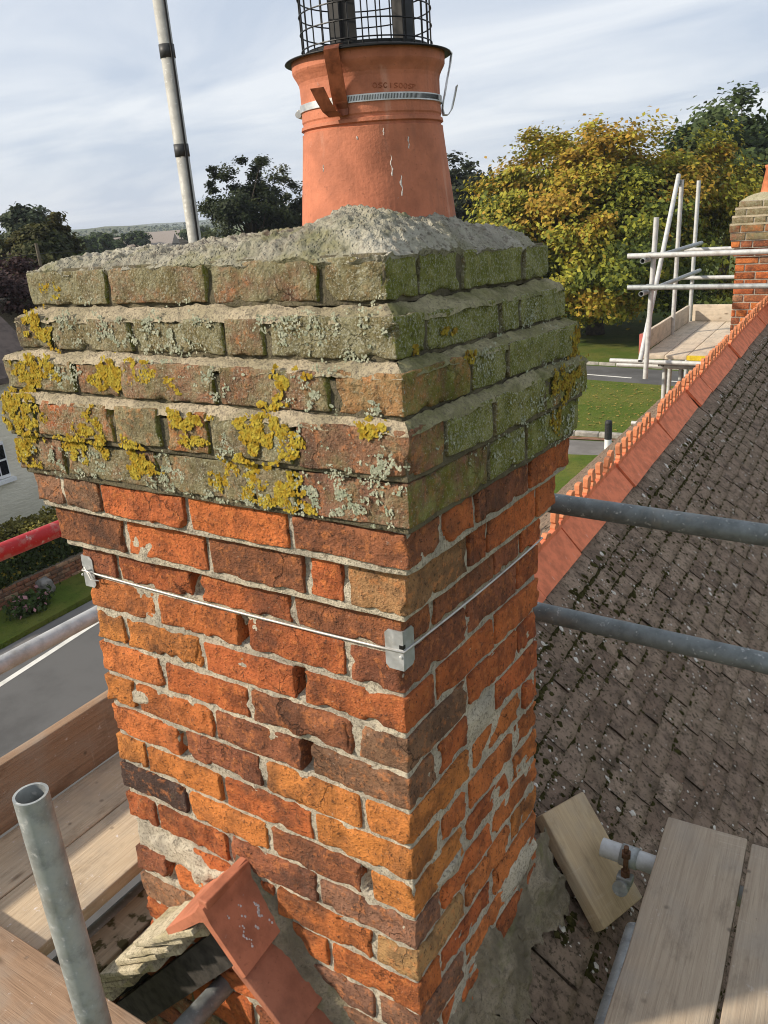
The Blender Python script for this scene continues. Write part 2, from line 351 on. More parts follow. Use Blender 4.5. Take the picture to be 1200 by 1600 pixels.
M_VERGE = terracotta('verge_terracotta', (0.34, 0.13, 0.075), 0.6)
M_BLACK = plain('black_metal', (0.018, 0.017, 0.016), 0.45, 0.3, 0.2, 60)
M_STRAP = plain('brown_strap_metal', (0.24, 0.075, 0.035), 0.32, 0.4, 0.25, 60)
M_STEEL = galv('bright_steel', (0.62, 0.62, 0.60), 0.35, 0.8, 0.2)
M_GALV = galv('galvanised_tube', (0.40, 0.42, 0.41), 0.5, 0.45, 0.6)
M_GALVD = galv('dull_dark_tube', (0.20, 0.22, 0.215), 0.5, 0.4, 0.55)
M_GALVL = galv('pale_tube', (0.56, 0.56, 0.54), 0.55, 0.3, 0.35)
M_RUST = plain('rusty_fitting', (0.17, 0.085, 0.045), 0.7, 0.3, 0.3, 60, 0.4)
M_WOOD = wood('scaffold_board', (0.56, 0.44, 0.30), (0.38, 0.28, 0.18), 0.9)
M_WOODR = wood('clean_board', (0.42, 0.335, 0.24), (0.29, 0.22, 0.155), 0.2)
M_WOODD = wood('brown_board', (0.33, 0.215, 0.135), (0.21, 0.13, 0.08), 0.55)
M_WOODM = wood('mossy_board', (0.42, 0.34, 0.23), (0.27, 0.21, 0.14), 0.35, 0.9)
M_WOODF = wood('far_board', (0.62, 0.52, 0.40), (0.48, 0.38, 0.27), 0.3)

# ------------------------------------------------------------------ ground, roads
G = -7.0
M_FIELD = grassmat('field_grass', (0.075, 0.105, 0.025), (0.12, 0.125, 0.04), (0.05, 0.075, 0.02), 0.02)
M_LAWN = grassmat('lawn_grass', (0.078, 0.115, 0.016), (0.125, 0.135, 0.027), (0.045, 0.060, 0.012), 0.8)
M_ROAD = plain('asphalt', (0.115, 0.112, 0.108), 0.9, 0, 0.14, 0.8, 0.3, 60, 0.15)
M_PATH = plain('worn_tarmac', (0.20, 0.185, 0.17), 0.92, 0, 0.14, 0.9, 0.3, 60, 0.15)
M_LINE = plain('road_paint', (0.68, 0.66, 0.60), 0.7, 0, 0.12, 3.0)
M_KERB = plain('kerb_stone', (0.38, 0.35, 0.30), 0.9, 0, 0.2, 6, 0.3, 50)
M_LITTER = plain('dead_leaves', (0.23, 0.12, 0.07), 0.95, 0, 0.3, 4, 0.5, 30)
def sheet(name, poly, z, mat):
    return mesh_np(name, [(x, y, z) for x, y in poly], [tuple(range(len(poly)))], mat)
def slab(name, poly, z0, z1, mat):
    a = sum(poly[i][0]*poly[(i+1) % len(poly)][1]-poly[(i+1) % len(poly)][0]*poly[i][1] for i in range(len(poly)))
    return MB().prism(poly, z0, z1, 2).me(name, mat)
S = 6000
tag(obj('ground', sheet('ground', [(-S, -S), (S, -S), (S, S), (-S, S)], G, M_FIELD)), kind='structure')
# street on the left, running along the house, and the lane crossing behind
def ribbon(name, P, Q, z, mat): return sheet(name, [*P, *Q[::-1]], z, mat)
tag(obj('road', ribbon('road', [(-4.6, -30), (-5.4, 8), (-5.6, 14.0)], [(-12.3, -30), (-12.7, 8), (-13.2, 19.0)], G+0.02, M_ROAD)), kind='structure')
tag(obj('lane', ribbon('lane', [(-40, 32.2), (-10.0, 30.2), (-6.4, 29.8), (30, 27.2)], [(-40, 35.6), (-10.87, 32.95), (-6.46, 32.5), (30, 30.4)], G+0.02, M_ROAD)), kind='structure')
tag(obj('driveway', ribbon('driveway', [(-14, 19.3), (-7.03, 20.5), (-3, 21.4), (10, 22.0)], [(-14, 20.6), (-7.9, 21.9), (-3, 22.5), (10, 23.2)], G+0.02, M_PATH)), kind='structure')
for nm, P, Q, z, m in (
    ('road_edge_line', [(-11.05, -30), (-11.42, 4.95), (-11.72, 7.2), (-12.1, 12)], [(-11.17, -30), (-11.54, 4.95), (-11.84, 7.2), (-12.22, 12)], G+0.024, M_LINE),
    ('gutter_strip', [(-11.95, -30), (-12.25, 6), (-12.7, 15)], [(-12.25, -30), (-12.6, 6), (-13.05, 15)], G+0.026, M_PATH)):
    tag(obj(nm, ribbon(nm, P, Q, z, m)), kind='structure')
for x0, x1 in ((-15, -12.2), (-10.7, -8.5), (-6.9, -5.2), (-3.4, -1.5)):
    yl = lambda x: 30.82 - (x+8.5)*0.147
    tag(obj('lane_marking', sheet('lane_marking', [(x0, yl(x0)), (x1, yl(x1)), (x1, yl(x1)+0.14), (x0, yl(x0)+0.14)], G+0.024, M_LINE)), kind='structure')
tag(obj('lawn', slab('lawn', [(-13, 22.3), (-7.87, 22.5), (-6.28, 22.8), (-3, 23.2), (12, 24.0), (12, 28.2), (-6.4, 29.5), (-10.0, 29.9), (-15, 30.3)], G-0.2, G+0.10, M_LAWN)), kind='structure')
tag(obj('verge', slab('verge', [(-30, 19.0), (-12.2, 16.6), (-6.9, 16.4), (-5.0, 17.0), (6, 18.0), (10, 21.8), (-3, 21.2), (-7.0, 20.3), (-14, 19.0)], G-0.2, G+0.10, M_LAWN)), kind='structure')
tag(obj('lawn', slab('lawn', [(-40, 36.0), (-10.9, 33.25), (-6.46, 32.85), (30, 30.7), (40, 60), (-50, 70)], G-0.2, G+0.11, M_LAWN)), kind='structure')
tag(obj('street_verge', slab('street_verge', [(-12.65, -30), (-12.62, 6.0), (-13.1, 14.0), (-14.3, 14.0), (-13.95, 6.0), (-13.9, -30)], G-0.2, G+0.12, M_LAWN)), kind='structure')
def kerb_run(label, a, b, n, h=0.12, wd=0.14):
    t = thing('kerb', label, 'kerb', (a[0], a[1], G)); d = Vector((b[0]-a[0], b[1]-a[1], 0)); L = d.length/n; d.normalize()
    q = frame(d, (-d.y, d.x, 0), (0, 0, 1))
    me = mesh_np('kerb_stone', *lattice_box((0.01, -wd/2, -0.1), (L-0.01, wd/2, h), None, 0.02), M_KERB)
    for i in range(n): obj('kerb_stone', me, t, d*(L*i), q)
kerb_run('pale stone kerb along the far side of the lane', (-16, 33.75), (4, 32.0), 26)
kerb_run('leaf-strewn stone kerb between lawn and driveway', (-13, 22.15), (-2.6, 22.95), 14, 0.13, 0.22)
tag(obj('fallen_leaves', ribbon('fallen_leaves', [(-12, 21.6), (-7.9, 22.0), (-2.8, 22.68)], [(-12, 21.95), (-7.9, 22.3), (-2.8, 22.8)], G+0.026, M_LITTER)), 'brown drift of fallen leaves along the driveway edge', 'leaves', kind='stuff')
r_ = np.random.default_rng(8); n_ = 2600; P_ = np.stack([r_.uniform(-13, 6, n_), r_.uniform(22.9, 29.3, n_), np.full(n_, G+0.115)], -1); s_l = 0.05
V_ = np.concatenate([P_+np.stack([r_.normal(0, s_l, n_), r_.normal(0, s_l, n_), r_.uniform(0, .02, n_)], -1) for _ in range(3)]); F_ = np.stack([np.arange(n_), np.arange(n_)+n_, np.arange(n_)+2*n_], -1)
tag(obj('fallen_leaves', mesh_np('fallen_leaves', V_, F_, plain('yellow_fallen_leaf', (0.34, 0.24, 0.05), 0.9, 0, 0.3, 3))), 'scattered yellow fallen leaves on the lawn', 'leaves', kind='stuff')
# bollard
t = thing('bollard', 'small black and white post beside the driveway behind the roof ridge', 'bollard', (-6.3, 21.1, G))
mb = MB().lathe([(0.0, 0), (0.10, 0), (0.10, 0.50), (0.0, 0.50)], 16); obj('post', mb.me('post', plain('white_plastic', (0.75, 0.75, 0.72), 0.5, 0, 0.05)), t, (0, 0, 0.1))
mb = MB().lathe([(0.104, 0.30), (0.104, 0.78), (0.085, 0.84), (0.0, 0.86)], 16); obj('sleeve', mb.me('sleeve', plain('black_plastic', (0.03, 0.03, 0.03), 0.5, 0, 0.1)), t, (0, 0, 0.1))

# ------------------------------------------------------------------ the chimney stack
W_, D_ = 0.762, 0.555
E_ = [0.0079, 0.0343, 0.0555, 0.0697, 0.0600, 0.0468, 0.0244] + [0.0]*16
ZK = [0.0012, -0.0694, -0.1439, -0.2157, -0.2938, -0.3699, -0.4397] + [-0.075*k for k in range(7, 25)]
FRONT = {1:[-0.551,-0.317,-0.103],2:[-0.692,-0.478,-0.271,-0.187],3:[-0.615,-0.499,-0.278,-0.061],4:[-0.73,-0.513,-0.397,-0.292,-0.124],5:[-0.678,-0.425,-0.222,-0.134],6:[-0.723,-0.611,-0.39,-0.166],7:[-0.59,-0.376,-0.159,-0.082],8:[-0.66,-0.443,-0.215],9:[-0.562,-0.338,-0.11],10:[-0.667,-0.45,-0.218],11:[-0.569,-0.341,-0.106],12:[-0.671,-0.446,-0.218],13:[-0.544,-0.331,-0.099],14:[-0.667,-0.443,-0.215],15:[-0.555,-0.331,-0.103],16:[-0.664,-0.45,-0.218],17:[-0.569,-0.334,-0.096],18:[-0.65,-0.415,-0.204],19:[-0.537,-0.32,-0.099],20:[-0.65,-0.415,-0.211],21:[-0.56,-0.33,-0.1],22:[-0.66,-0.44,-0.21]}
RIGHT = {1:[0.08,0.213,0.451],2:[0.052,0.293,0.374],3:[0.146,0.276],4:[0.034,0.192,0.409],5:[0.192,0.343],6:[0.055,0.167,0.388],7:[0.181,0.255,0.479],8:[0.097,0.332,0.455],9:[0.22,0.441],10:[0.104,0.336],11:[0.22,0.448],12:[0.104,0.223,0.339],13:[0.227,0.465],14:[0.101,0.213,0.427],15:[0.195,0.413],16:[0.094,0.315],17:[0.188,0.413],18:[0.09,0.311],19:[0.181,0.413],20:[0.076,0.325],21:[0.19,0.41],22:[0.09,0.32]}
PAL = {'O': (0.62, 0.235, 0.060), 'o': (0.57, 0.185, 0.055), 'R': (0.55, 0.155, 0.05), 'r': (0.46, 0.130, 0.046), 'D': (0.30, 0.112, 0.056), 'B': (0.28, 0.145, 0.088),
       'K': (0.085, 0.06, 0.048), 'T': (0.44, 0.235, 0.105), 'G': (0.26, 0.205, 0.115), 'g': (0.21, 0.17, 0.09), 'M': (0.26, 0.235, 0.18)}
# front face left to right, then right face near to far (its first brick is the corner brick); second string = algae 0-9
FC = {1:('GBBG','7657'),2:('KBGBG','57858'),3:('GBBBT','65554'),4:('GrGoGB','664563'),5:('BBGGB','565643'),6:('BBRRD','11000'),7:('DRDRT','00000'),8:('DrrD','0000'),9:('oRrD','0000'),10:('OOrr','0000'),11:('oRDB','0000'),
      12:('OoDB','0000'),13:('oDOO','0000'),14:('OORO','0000'),15:('KODO','0000'),16:('rrDB','1000'),17:('BRoT','2000'),18:('DoRR','1000'),19:('BRBB','2000'),20:('rRRB','0000'),21:('rRDr','0000'),22:('rRDr','0000')}
RC = {1:('gGG','889'),2:('GGG','999'),3:('GG','98'),4:('GBG','985'),5:('GG','86'),6:('RDR','000'),7:('RRr','000'),8:('DDR','000'),9:('Dr','00'),10:('rR','00'),11:('rr','00'),12:('RMR','000'),13:('oR','00'),
      14:('ooR','000'),15:('ro','00'),16:('Ro','00'),17:('oO','00'),18:('ro','00'),19:('oR','00'),20:('Rr','00'),21:('rr','00'),22:('rr','00')}
PIV = Vector((0, 0, -1)); LEAN = Quaternion(Vector((-0.0492, -0.0068, 0)).normalized(), Vector((-0.0492, -0.0068, 0)).length)
ZB = -1.70
def chim(p): return LEAN @ (Vector(p) - PIV) + PIV
STK = thing('chimney_stack', 'old red brick chimney stack with stepped lichen-covered corbelled top', 'chimney', chim((0, 0, ZB)), rot=LEAN)
J = 0.0062
HOLES = [(-0.443, 8), (-0.338, 9), (-0.218, 10), (-0.218, 12), (-0.544, 13), (-0.103, 15), (-0.65, 18)]
def brick_obj(lo, hi, colr, alg, seed, rough=1.0, fine=True):
    lo, hi = np.array(lo, float), np.array(hi, float); c = (lo+hi)/2
    cell = 0.0075 if fine else 0.03
    V, F = lattice_box(lo, hi, cell, 0.0030)
    n1 = np.stack([fbm(V, 42, 3, seed+s) for s in (0, 40, 80)], -1) * 0.0017*rough
    n2 = np.stack([vnoise(V*150, seed+s) for s in (5, 45, 85)], -1) * 0.0007*rough
    half = (hi-lo)/2; q = np.abs(V-c)/half
    edge = np.clip(np.sort(q, axis=1)[:, 1] - 0.80, 0, 1)/0.2          # near an arris
    chip = np.clip(fbm(V, 30, 2, seed+200) - 0.25, 0, 1) * edge
    V2 = V + n1 + n2 - (V-c)/np.linalg.norm(V-c, axis=1, keepdims=True) * (chip*0.019*rough)[:, None]
    face = np.clip(fbm(V, 20, 3, seed+300) - 0.15, 0, 1)*0.005*rough      # spalled faces
    sgn = np.zeros_like(V); sgn[:, 0] = (V[:, 0] > hi[0]-0.004); sgn[:, 1] = -1.0*(V[:, 1] < lo[1]+0.004)
    V2 -= sgn*face[:, None]
    o = obj('brick', mesh_np('brick', V2-c, F, M_BRICK, True), STK, (c[0], c[1], c[2]-ZB))
    o.color = (*colr, alg); return o
rb = random.Random(3)
def jit(c, a=0.12): s = 1+rb.uniform(-a, a); return (c[0]*s*(1+rb.uniform(-.05, .05)), c[1]*s*(1+rb.uniform(-.06, .06)), c[2]*s)
for c in range(1, 23):
    e = E_[c-1]; zt = ZK[c-1]-J; zb = ZK[c]+J
    if c == 2: zt -= 0.008
    if c in (3, 4): zt -= 0.003
    xs = [-W_-e] + FRONT[c] + [e]; ys = [-e] + RIGHT[c] + [D_+e]; nf = len(xs)-1
    fr = 1.0 if c < 15 else 1.15
    for i in range(nf):
        x0 = xs[i] + (J if i else 0); x1 = xs[i+1] - (J if i < nf-1 else 0)
        for hx, hc in HOLES:
            if hc == c and abs(xs[i]-hx) < 0.004: x0 += 0.006
            if hc == c and i < nf-1 and abs(xs[i+1]-hx) < 0.004: x1 -= 0.006
        if c == 17 and i == 0: continue
        dep = (ys[1]-J+e) if i == nf-1 else (0.102 if i == 0 else 0.07)
        pj_ = rb.uniform(-0.0025, 0.0015)
        dz0, dz1 = rb.uniform(-.002, .002), rb.uniform(-.002, .002)
        ch = FC[c][0][i] if i < len(FC[c][0]) else 'R'; al = int(FC[c][1][i] if i < len(FC[c][1]) else 0)/9.0
        brick_obj((x0, -e+(pj_ if i < nf-1 else 0), zb+dz0), (x1, -e+dep, zt+dz1), jit(PAL[ch]), al, c*17+i, fr)
    nr = len(ys)-1
    for i in range(1, nr):
        y0 = ys[i] + J; y1 = ys[i+1] - (J if i < nr-1 else 0); low = c >= 13
        ch = RC[c][0][min(i-1, len(RC[c][0])-1)]; al = int(RC[c][1][min(i-1, len(RC[c][1])-1)])/9.0
        if ch == 'M': continue
        if c >= 13: y0 += rb.uniform(0, .012); y1 -= rb.uniform(0, .012) if i < nr-1 else 0
        zz0, zz1 = (rb.uniform(0, .006), -rb.uniform(0, .006)) if low else (0, 0)
        brick_obj((e-0.07-rb.uniform(-.002, .002), y0, zb+zz0), (e+rb.uniform(-.002, .0015)*(1.6 if low else 1), y1, zt+zz1), jit(PAL[ch]), al, c*17+i+9, 1.7 if low else 1.0)
    # the two hidden sides, in plainer bricks
    yl = [-e+0.105, 0.215-0.0*e, D_+e-0.11, D_+e] if c % 2 else [-e+0.105, 0.33, D_+e]
    for i in range(len(yl)-1): brick_obj((-W_-e, yl[i]+J, zb), (-W_-e+0.07, yl[i+1]-J, zt), jit(PAL['r']), 0.5 if c < 6 else 0.0, c*31+i, 0.8, False)
    xb = [-W_-e+0.075, -0.5, -0.26, e-0.075] if c % 2 else [-W_-e+0.075, -0.42, e-0.075]
    for i in range(len(xb)-1): brick_obj((xb[i]+J, D_+e-0.065, zb), (xb[i+1]-J, D_+e, zt), jit(PAL['r']), 0.5 if c < 6 else 0.0, c*37+i, 0.8, False)
# mortar: one rough body per course run, set back behind the brick faces
def mortar_body(lo, hi, cells, mat, name='mortar_joints', amp=0.003, holes=False):
    V, F = lattice_box(lo, hi, None, 0.003, cells); c = (np.array(lo)+np.array(hi))/2
    V = V.copy(); nse = fbm(V, 38, 3, 77)*amp + vnoise(V*170, 5)*0.0013
    big = np.clip(fbm(V, 9, 2, 31)-0.10, 0, 1)*0.004
    fm = V[:, 1] < lo[1]+0.004; rm = V[:, 0] > hi[0]-0.004
    V[fm, 1] -= (nse+big)[fm]; V[rm, 0] += (nse+big)[rm]
    if holes:
        for hx, hc in HOLES:
            k = fm & (np.abs(V[:, 0]-hx) < 0.013) & (V[:, 2] < ZK[hc-1]-0.009) & (V[:, 2] > ZK[hc]+0.009); V[k, 1] += 0.045
        # smeared patches: flush mortar on the front foot and on the right face
        def patch(mask, ax, sg, cx_, cz, rx, rz, amt):
            d = ((V[:, 1-ax]-cx_)/rx)**2 + ((V[:, 2]-cz)/rz)**2 + 0.5*fbm(V, 40, 3, 9)
            kk = mask & (d < 1); V[kk, ax] += sg*amt*np.clip((1-d[kk])*2.5, 0, 1)
        patch(fm, 1, -1, -0.60, -1.245, 0.11, 0.036, 0.0095); patch(fm, 1, -1, -0.50, -1.27, 0.09, 0.040, 0.0095); patch(fm, 1, -1, -0.66, -0.862, 0.05, 0.02, 0.010)
        patch(rm, 0, 1, 0.28, -0.862, 0.055, 0.036, 0.010); patch(rm, 0, 1, 0.15, -1.12, 0.06, 0.025, 0.013); patch(rm, 0, 1, 0.46, -1.36, 0.10, 0.05, 0.013)
    return obj(name, mesh_np(name, V, F, mat, True), STK, (0, 0, -ZB))
S0 = 0.0078
mortar_body((-W_+S0, S0, ZK[22]), (-S0, D_-S0, ZK[7]+0.004), (0.0062, 0.05, 0.0062), M_MORTAR, holes=True)
for c in range(1, 8):
    e = E_[c-1]-S0+0.001
    mortar_body((-W_-e, -e, ZK[c]-0.001*c), (e, D_+e, ZK[c-1]-0.0012*(c+1)-(0.016 if c in (2, 3, 4) else 0)), (0.012, 0.012, 0.012), M_MORTAR if c > 5 else M_DARKJ, amp=0.002)
# weathered mortar ledges on the set-back courses
for c in (2, 3, 4):
    eo, ei = E_[c-1]-0.001, E_[c-2]-0.003; zo = ZK[c-1]-J-(0.008 if c == 2 else 0.003); zi = ZK[c-1]+J-0.003
    for nm, mat, side in (('mortar_ledge', M_LEDGE, 'f'), ('mortar_ledge', M_LEDGE_R, 'r'), ('mortar_ledge', M_LEDGE_R, 'l'), ('mortar_ledge', M_LEDGE_R, 'b')):
        n = 130 if side in 'fb' else 96; V = []; nv = 7
        for i in range(n+1):
            t = i/n
            for k in range(nv):
                s = k/(nv-1); e = eo+0.002+(ei-eo-0.002)*s; z = zo + (zi-zo)*(s**0.8)
                if k == 0: z -= 0.006
                if side == 'f': p = (-W_-e + (W_+2*e)*t, -e, z)
                elif side == 'b': p = (-W_-e + (W_+2*e)*t, D_+e, z)
                elif side == 'r': p = (e, -e + (D_+2*e)*t, z)
                else: p = (-W_-e, -e + (D_+2*e)*t, z)
                V.append(p)
        V = np.array(V); d = fbm(V, 30, 3, c)*0.0038 + vnoise(V*190, c)*0.0018 - 0.0015; V[:, 2] += d
        oc = {'f': (1, -1), 'b': (1, 1), 'r': (0, 1), 'l': (0, -1)}[side]; V[:, oc[0]] += oc[1]*d*0.6
        F = np.array([(i*nv+k, (i+1)*nv+k, (i+1)*nv+k+1, i*nv+k+1) for i in range(n) for k in range(nv-1)])
        if side in 'bl'[0:1] or side == 'r': pass
        me = mesh_np(nm, V, F, mat, True); obj(nm, me, STK, (0, 0, -ZB))
# flaunching: the domed mortar cap
POT = (-0.187+0.004, 0.326-0.047)      # local, where the pot stands
nx, ny = 260, 190; gx, gy = np.meshgrid(np.linspace(0, 1, nx+1), np.linspace(0, 1, ny+1), indexing='ij')
ef = E_[0]+0.001; X_ = -W_-ef + (W_+2*ef)*gx; Y_ = -ef + (D_+2*ef)*gy
_e4 = np.stack([X_+W_+ef, ef-X_, Y_+ef, D_+ef-Y_]); ed = np.minimum.reduce(_e4); eds = np.clip(-0.022*np.log(np.exp(-_e4/0.022).sum(0)), 0, 9)
rise = 1-np.exp(-eds/0.045)
H = -0.008 + rise*(0.030 + 0.010*np.clip((X_+W_)/W_, 0, 1))
pd = np.hypot(X_-POT[0], Y_-POT[1]); H += 0.020*np.exp(-np.clip(pd-0.125, 0, 9)/0.05)*np.clip(ed/0.05, 0, 1)
H += 0.024*np.exp(-(((X_+0.105)/0.09)**2 + ((Y_-0.115)/0.075)**2))
P3 = np.stack([X_, Y_, H*0], -1).reshape(-1, 3)
H = H.ravel() + fbm(P3, 20, 3, 3)*0.0058 + np.abs(fbm(P3, 70, 2, 8))*0.0055*np.clip(ed.ravel()/0.02, 0.3, 1) + vnoise(P3*170, 4)*0.0034
rag = fbm(P3, 26, 3, 19)*0.006; P3[:, 0] += rag*(ed.ravel() < 0.004)*0.6; P3[:, 1] += rag*(ed.ravel() < 0.004)*0.6
P3[:, 2] = H
I = np.arange((nx+1)*(ny+1)).reshape(nx+1, ny+1)
F = np.stack([I[:-1, :-1], I[1:, :-1], I[1:, 1:], I[:-1, 1:]], -1).reshape(-1, 4)
tag(obj('flaunching', mesh_np('flaunching', P3, F, M_FLAUNCH, True), STK, (0, 0, -ZB)), 'rough grey mortar cap with yellow-green moss')
skirt_i = np.concatenate([I[:, 0], I[-1, 1:], I[::-1, -1][1:], I[0, ::-1][1:]]); sv = P3[skirt_i]; sb = sv.copy(); sb[:, 2] = -0.03; sb[:, 0] = np.clip(sb[:, 0], -W_+.01, -.01); sb[:, 1] = np.clip(sb[:, 1], .01, D_-.01); m_ = len(sv)
obj('flaunching_edge', mesh_np('flaunching_edge', np.concatenate([sv, sb]), np.array([(i, m_+i, m_+i+1, i+1) for i in range(m_-1)]), M_FLAUNCH, True), STK, (0, 0, -ZB))

# lichens
YF = [(-0.704,-0.036,0.025,0.011),(-0.738,-0.087,0.023,0.023),(-0.709,-0.115,0.019,0.014),(-0.722,-0.166,0.056,0.019),(-0.749,-0.191,0.027,0.017),(-0.524,-0.177,0.036,0.022),(-0.451,-0.168,0.045,0.017),(-0.136,-0.166,0.028,0.016),(-0.38,-0.187,0.017,0.01),(-0.786,-0.233,0.059,0.03),(-0.772,-0.271,0.055,0.038),(-0.579,-0.271,0.031,0.03),(-0.639,-0.306,0.033,0.022),(-0.338,-0.235,0.037,0.012),(-0.33,-0.268,0.025,0.008),(-0.17,-0.233,0.046,0.027),(-0.185,-0.268,0.042,0.03),(0.01,-0.224,0.02,0.011),(-0.83,-0.33,0.03,0.029),(-0.80,-0.34,0.033,0.019),(-0.567,-0.29,0.021,0.026),(-0.478,-0.294,0.023,0.016),(-0.466,-0.325,0.035,0.019),(-0.188,-0.318,0.048,0.027),(-0.173,-0.346,0.043,0.017),(-0.266,-0.316,0.014,0.019),(-0.296,-0.329,0.011,0.015),(-0.113,-0.358,0.01,0.006)]
GF = [(0.02,-0.263,0.041,0.02),(-0.03,-0.334,0.075,0.031),(-0.11,-0.334,0.03,0.02),(0.035,-0.316,0.017,0.028),(-0.603,-0.339,0.044,0.017),(-0.706,-0.345,0.057,0.024),(-0.39,-0.328,0.042,0.027),(-0.306,-0.345,0.083,0.022),(-0.23,-0.343,0.027,0.021),(-0.432,-0.107,0.087,0.026),(-0.598,-0.098,0.067,0.022),(-0.078,-0.103,0.074,0.026),(-0.645,-0.184,0.044,0.014),(-0.287,-0.17,0.04,0.016),(0.025,-0.2,0.02,0.009),(-0.099,-0.251,0.034,0.015),(-0.263,-0.275,0.016,0.021),(-0.104,-0.19,0.028,0.018)]
YR = [(0.483,-0.32,0.023,0.02),(0.507,-0.256,0.031,0.029),(0.60,-0.173,0.026,0.017),(0.594,-0.202,0.029,0.015),(0.551,-0.251,0.029,0.015),(0.451,-0.247,0.019,0.019),(0.026,-0.13,0.018,0.005),(0.14,-0.154,0.017,0.008),(0.111,-0.113,0.02,0.007)]
GR = [(0.511,-0.340,0.108,0.023),(0.367,-0.278,0.079,0.023),(0.274,-0.316,0.081,0.022),(0.561,-0.29,0.029,0.032),(0.194,-0.166,0.047,0.016),(0.392,-0.127,0.07,0.015),(0.037,-0.261,0.031,0.009),(0.46,-0.202,0.065,0.019),(0.543,-0.313,0.043,0.026)]
def proj_at(z):
    for c in range(1, 23):
        if z > ZK[c]: return E_[c-1]
    return 0.0
def lichen(name, patches, face, dens, size, mat, label, seed, lift=0.0007):
    r = random.Random(seed); V = []; F = []
    for (a, z0, ra, rz) in patches:
        n = int(dens*ra*rz*math.pi) + 3; TT = np.array([(r.random()*2*math.pi, math.sqrt(r.random())) for _ in range(n)]); tq, qq = TT[:, 0], TT[:, 1]
        wq = 1+0.35*np.sin(3*tq+a*90)+0.2*np.sin(7*tq+z0*300); grow = 1.15 if 'yellow' in name else 1.5
        UU = a+ra*grow*qq*wq*np.cos(tq); ZZ = z0+rz*grow*qq*wq*np.sin(tq); nzv = fbm(np.stack([UU, ZZ, UU*0+0.3], -1), 70, 3, seed)
        for q_i in range(n):
            u, z = float(UU[q_i]), float(ZZ[q_i])
            if z < ZK[5]+0.001: continue
            e = proj_at(z); lim = (-W_-e, e) if face == 'f' else (-e, D_+e)
            if not lim[0] < u < lim[1]: continue
            if nzv[q_i] < (-0.24 if 'yellow' in name else 0.12): continue
            rad = size*(0.5+r.random()); k = 6; tilt = (r.uniform(-.4, .4), r.uniform(-.4, .4)); b = len(V)
            hh = lift + r.random()*rad*0.38
            def pt(du, dz, dn):
                nn = e + 0.0006 + max(dn, -0.001)
                return (u+du, -nn, z+dz) if face == 'f' else (nn, u+du, z+dz)
            V.append(pt(0, 0, hh))
            for i in range(k):
                an = 2*math.pi*i/k + r.random()*0.5; rr = rad*(0.65+0.6*r.random()); du, dz = rr*math.cos(an), rr*math.sin(an)
                V.append(pt(du, dz, hh*0.6 + (tilt[0]*du + tilt[1]*dz) + r.uniform(-.3, .5)*rad*0.5))
            F += [(b, b+1+i, b+1+(i+1) % k) for i in range(k)]
    o = obj(name, mesh_np(name, V, np.array(F), mat), STK, (0, 0, -ZB)); return tag(o, label, kind='stuff')
def lichmat(name, a, b, c):
    k = NM(name, 0.95, spec=0.1); cc = k.mix(k.ramp(k.noise(90, 4), 0.4, 0.62), a, b); cc = k.mix(k.ramp(k.noise(420, 3), 0.55, 0.7), cc, c); k.col(cc); return k.m
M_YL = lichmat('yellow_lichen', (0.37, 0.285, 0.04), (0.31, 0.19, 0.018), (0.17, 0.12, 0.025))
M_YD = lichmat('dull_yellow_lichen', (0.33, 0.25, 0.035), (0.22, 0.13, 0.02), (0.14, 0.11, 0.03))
M_GL = lichmat('grey_lichen', (0.37, 0.37, 0.27), (0.27, 0.29, 0.20), (0.16, 0.17, 0.12))
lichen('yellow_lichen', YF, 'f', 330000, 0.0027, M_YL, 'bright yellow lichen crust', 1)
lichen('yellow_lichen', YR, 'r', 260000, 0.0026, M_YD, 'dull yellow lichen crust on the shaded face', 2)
lichen('grey_lichen', GF, 'f', 230000, 0.0018, M_GL, 'pale grey-green lichen crust', 3)
lichen('grey_lichen', GR, 'r', 90000, 0.0018, M_GL, 'pale grey-green lichen crust', 4)

# ------------------------------------------------------------------ pot, cowl, lashing wire, mast
LP = lambda x, y, z: chim((x, y, z))
pw = chim((POT[0], POT[1], 0.0))
pot = thing('chimney_pot', 'tapered terracotta chimney pot bedded in the near stack', 'chimney pot', (pw.x, pw.y, -0.028))
z_ = lambda z: z+0.03
prof = [(0.128, 0.0), (0.1315, z_(0.02)), (0.126, z_(0.07)), (0.1205, z_(0.115)), (0.1155, z_(0.160)), (0.1150, z_(0.168)), (0.1122, z_(0.1695)), (0.1122, z_(0.1725)), (0.1160, z_(0.1745)), (0.1150, z_(0.1795)), (0.1122, z_(0.1805)), (0.1122, z_(0.184)),
        (0.1135, z_(0.1865)), (0.1122, z_(0.205)), (0.1124, z_(0.236)), (0.1134, z_(0.2415)), (0.1165, z_(0.2480)), (0.1205, z_(0.2545)), (0.1218, z_(0.2575)), (0.1222, z_(0.2715)), (0.1190, z_(0.2745)), (0.098, z_(0.2745)), (0.096, z_(0.20)), (0.105, 0.0)]
obj('pot_body', MB().lathe(prof, 96).me('pot_body', M_POT, False), pot)
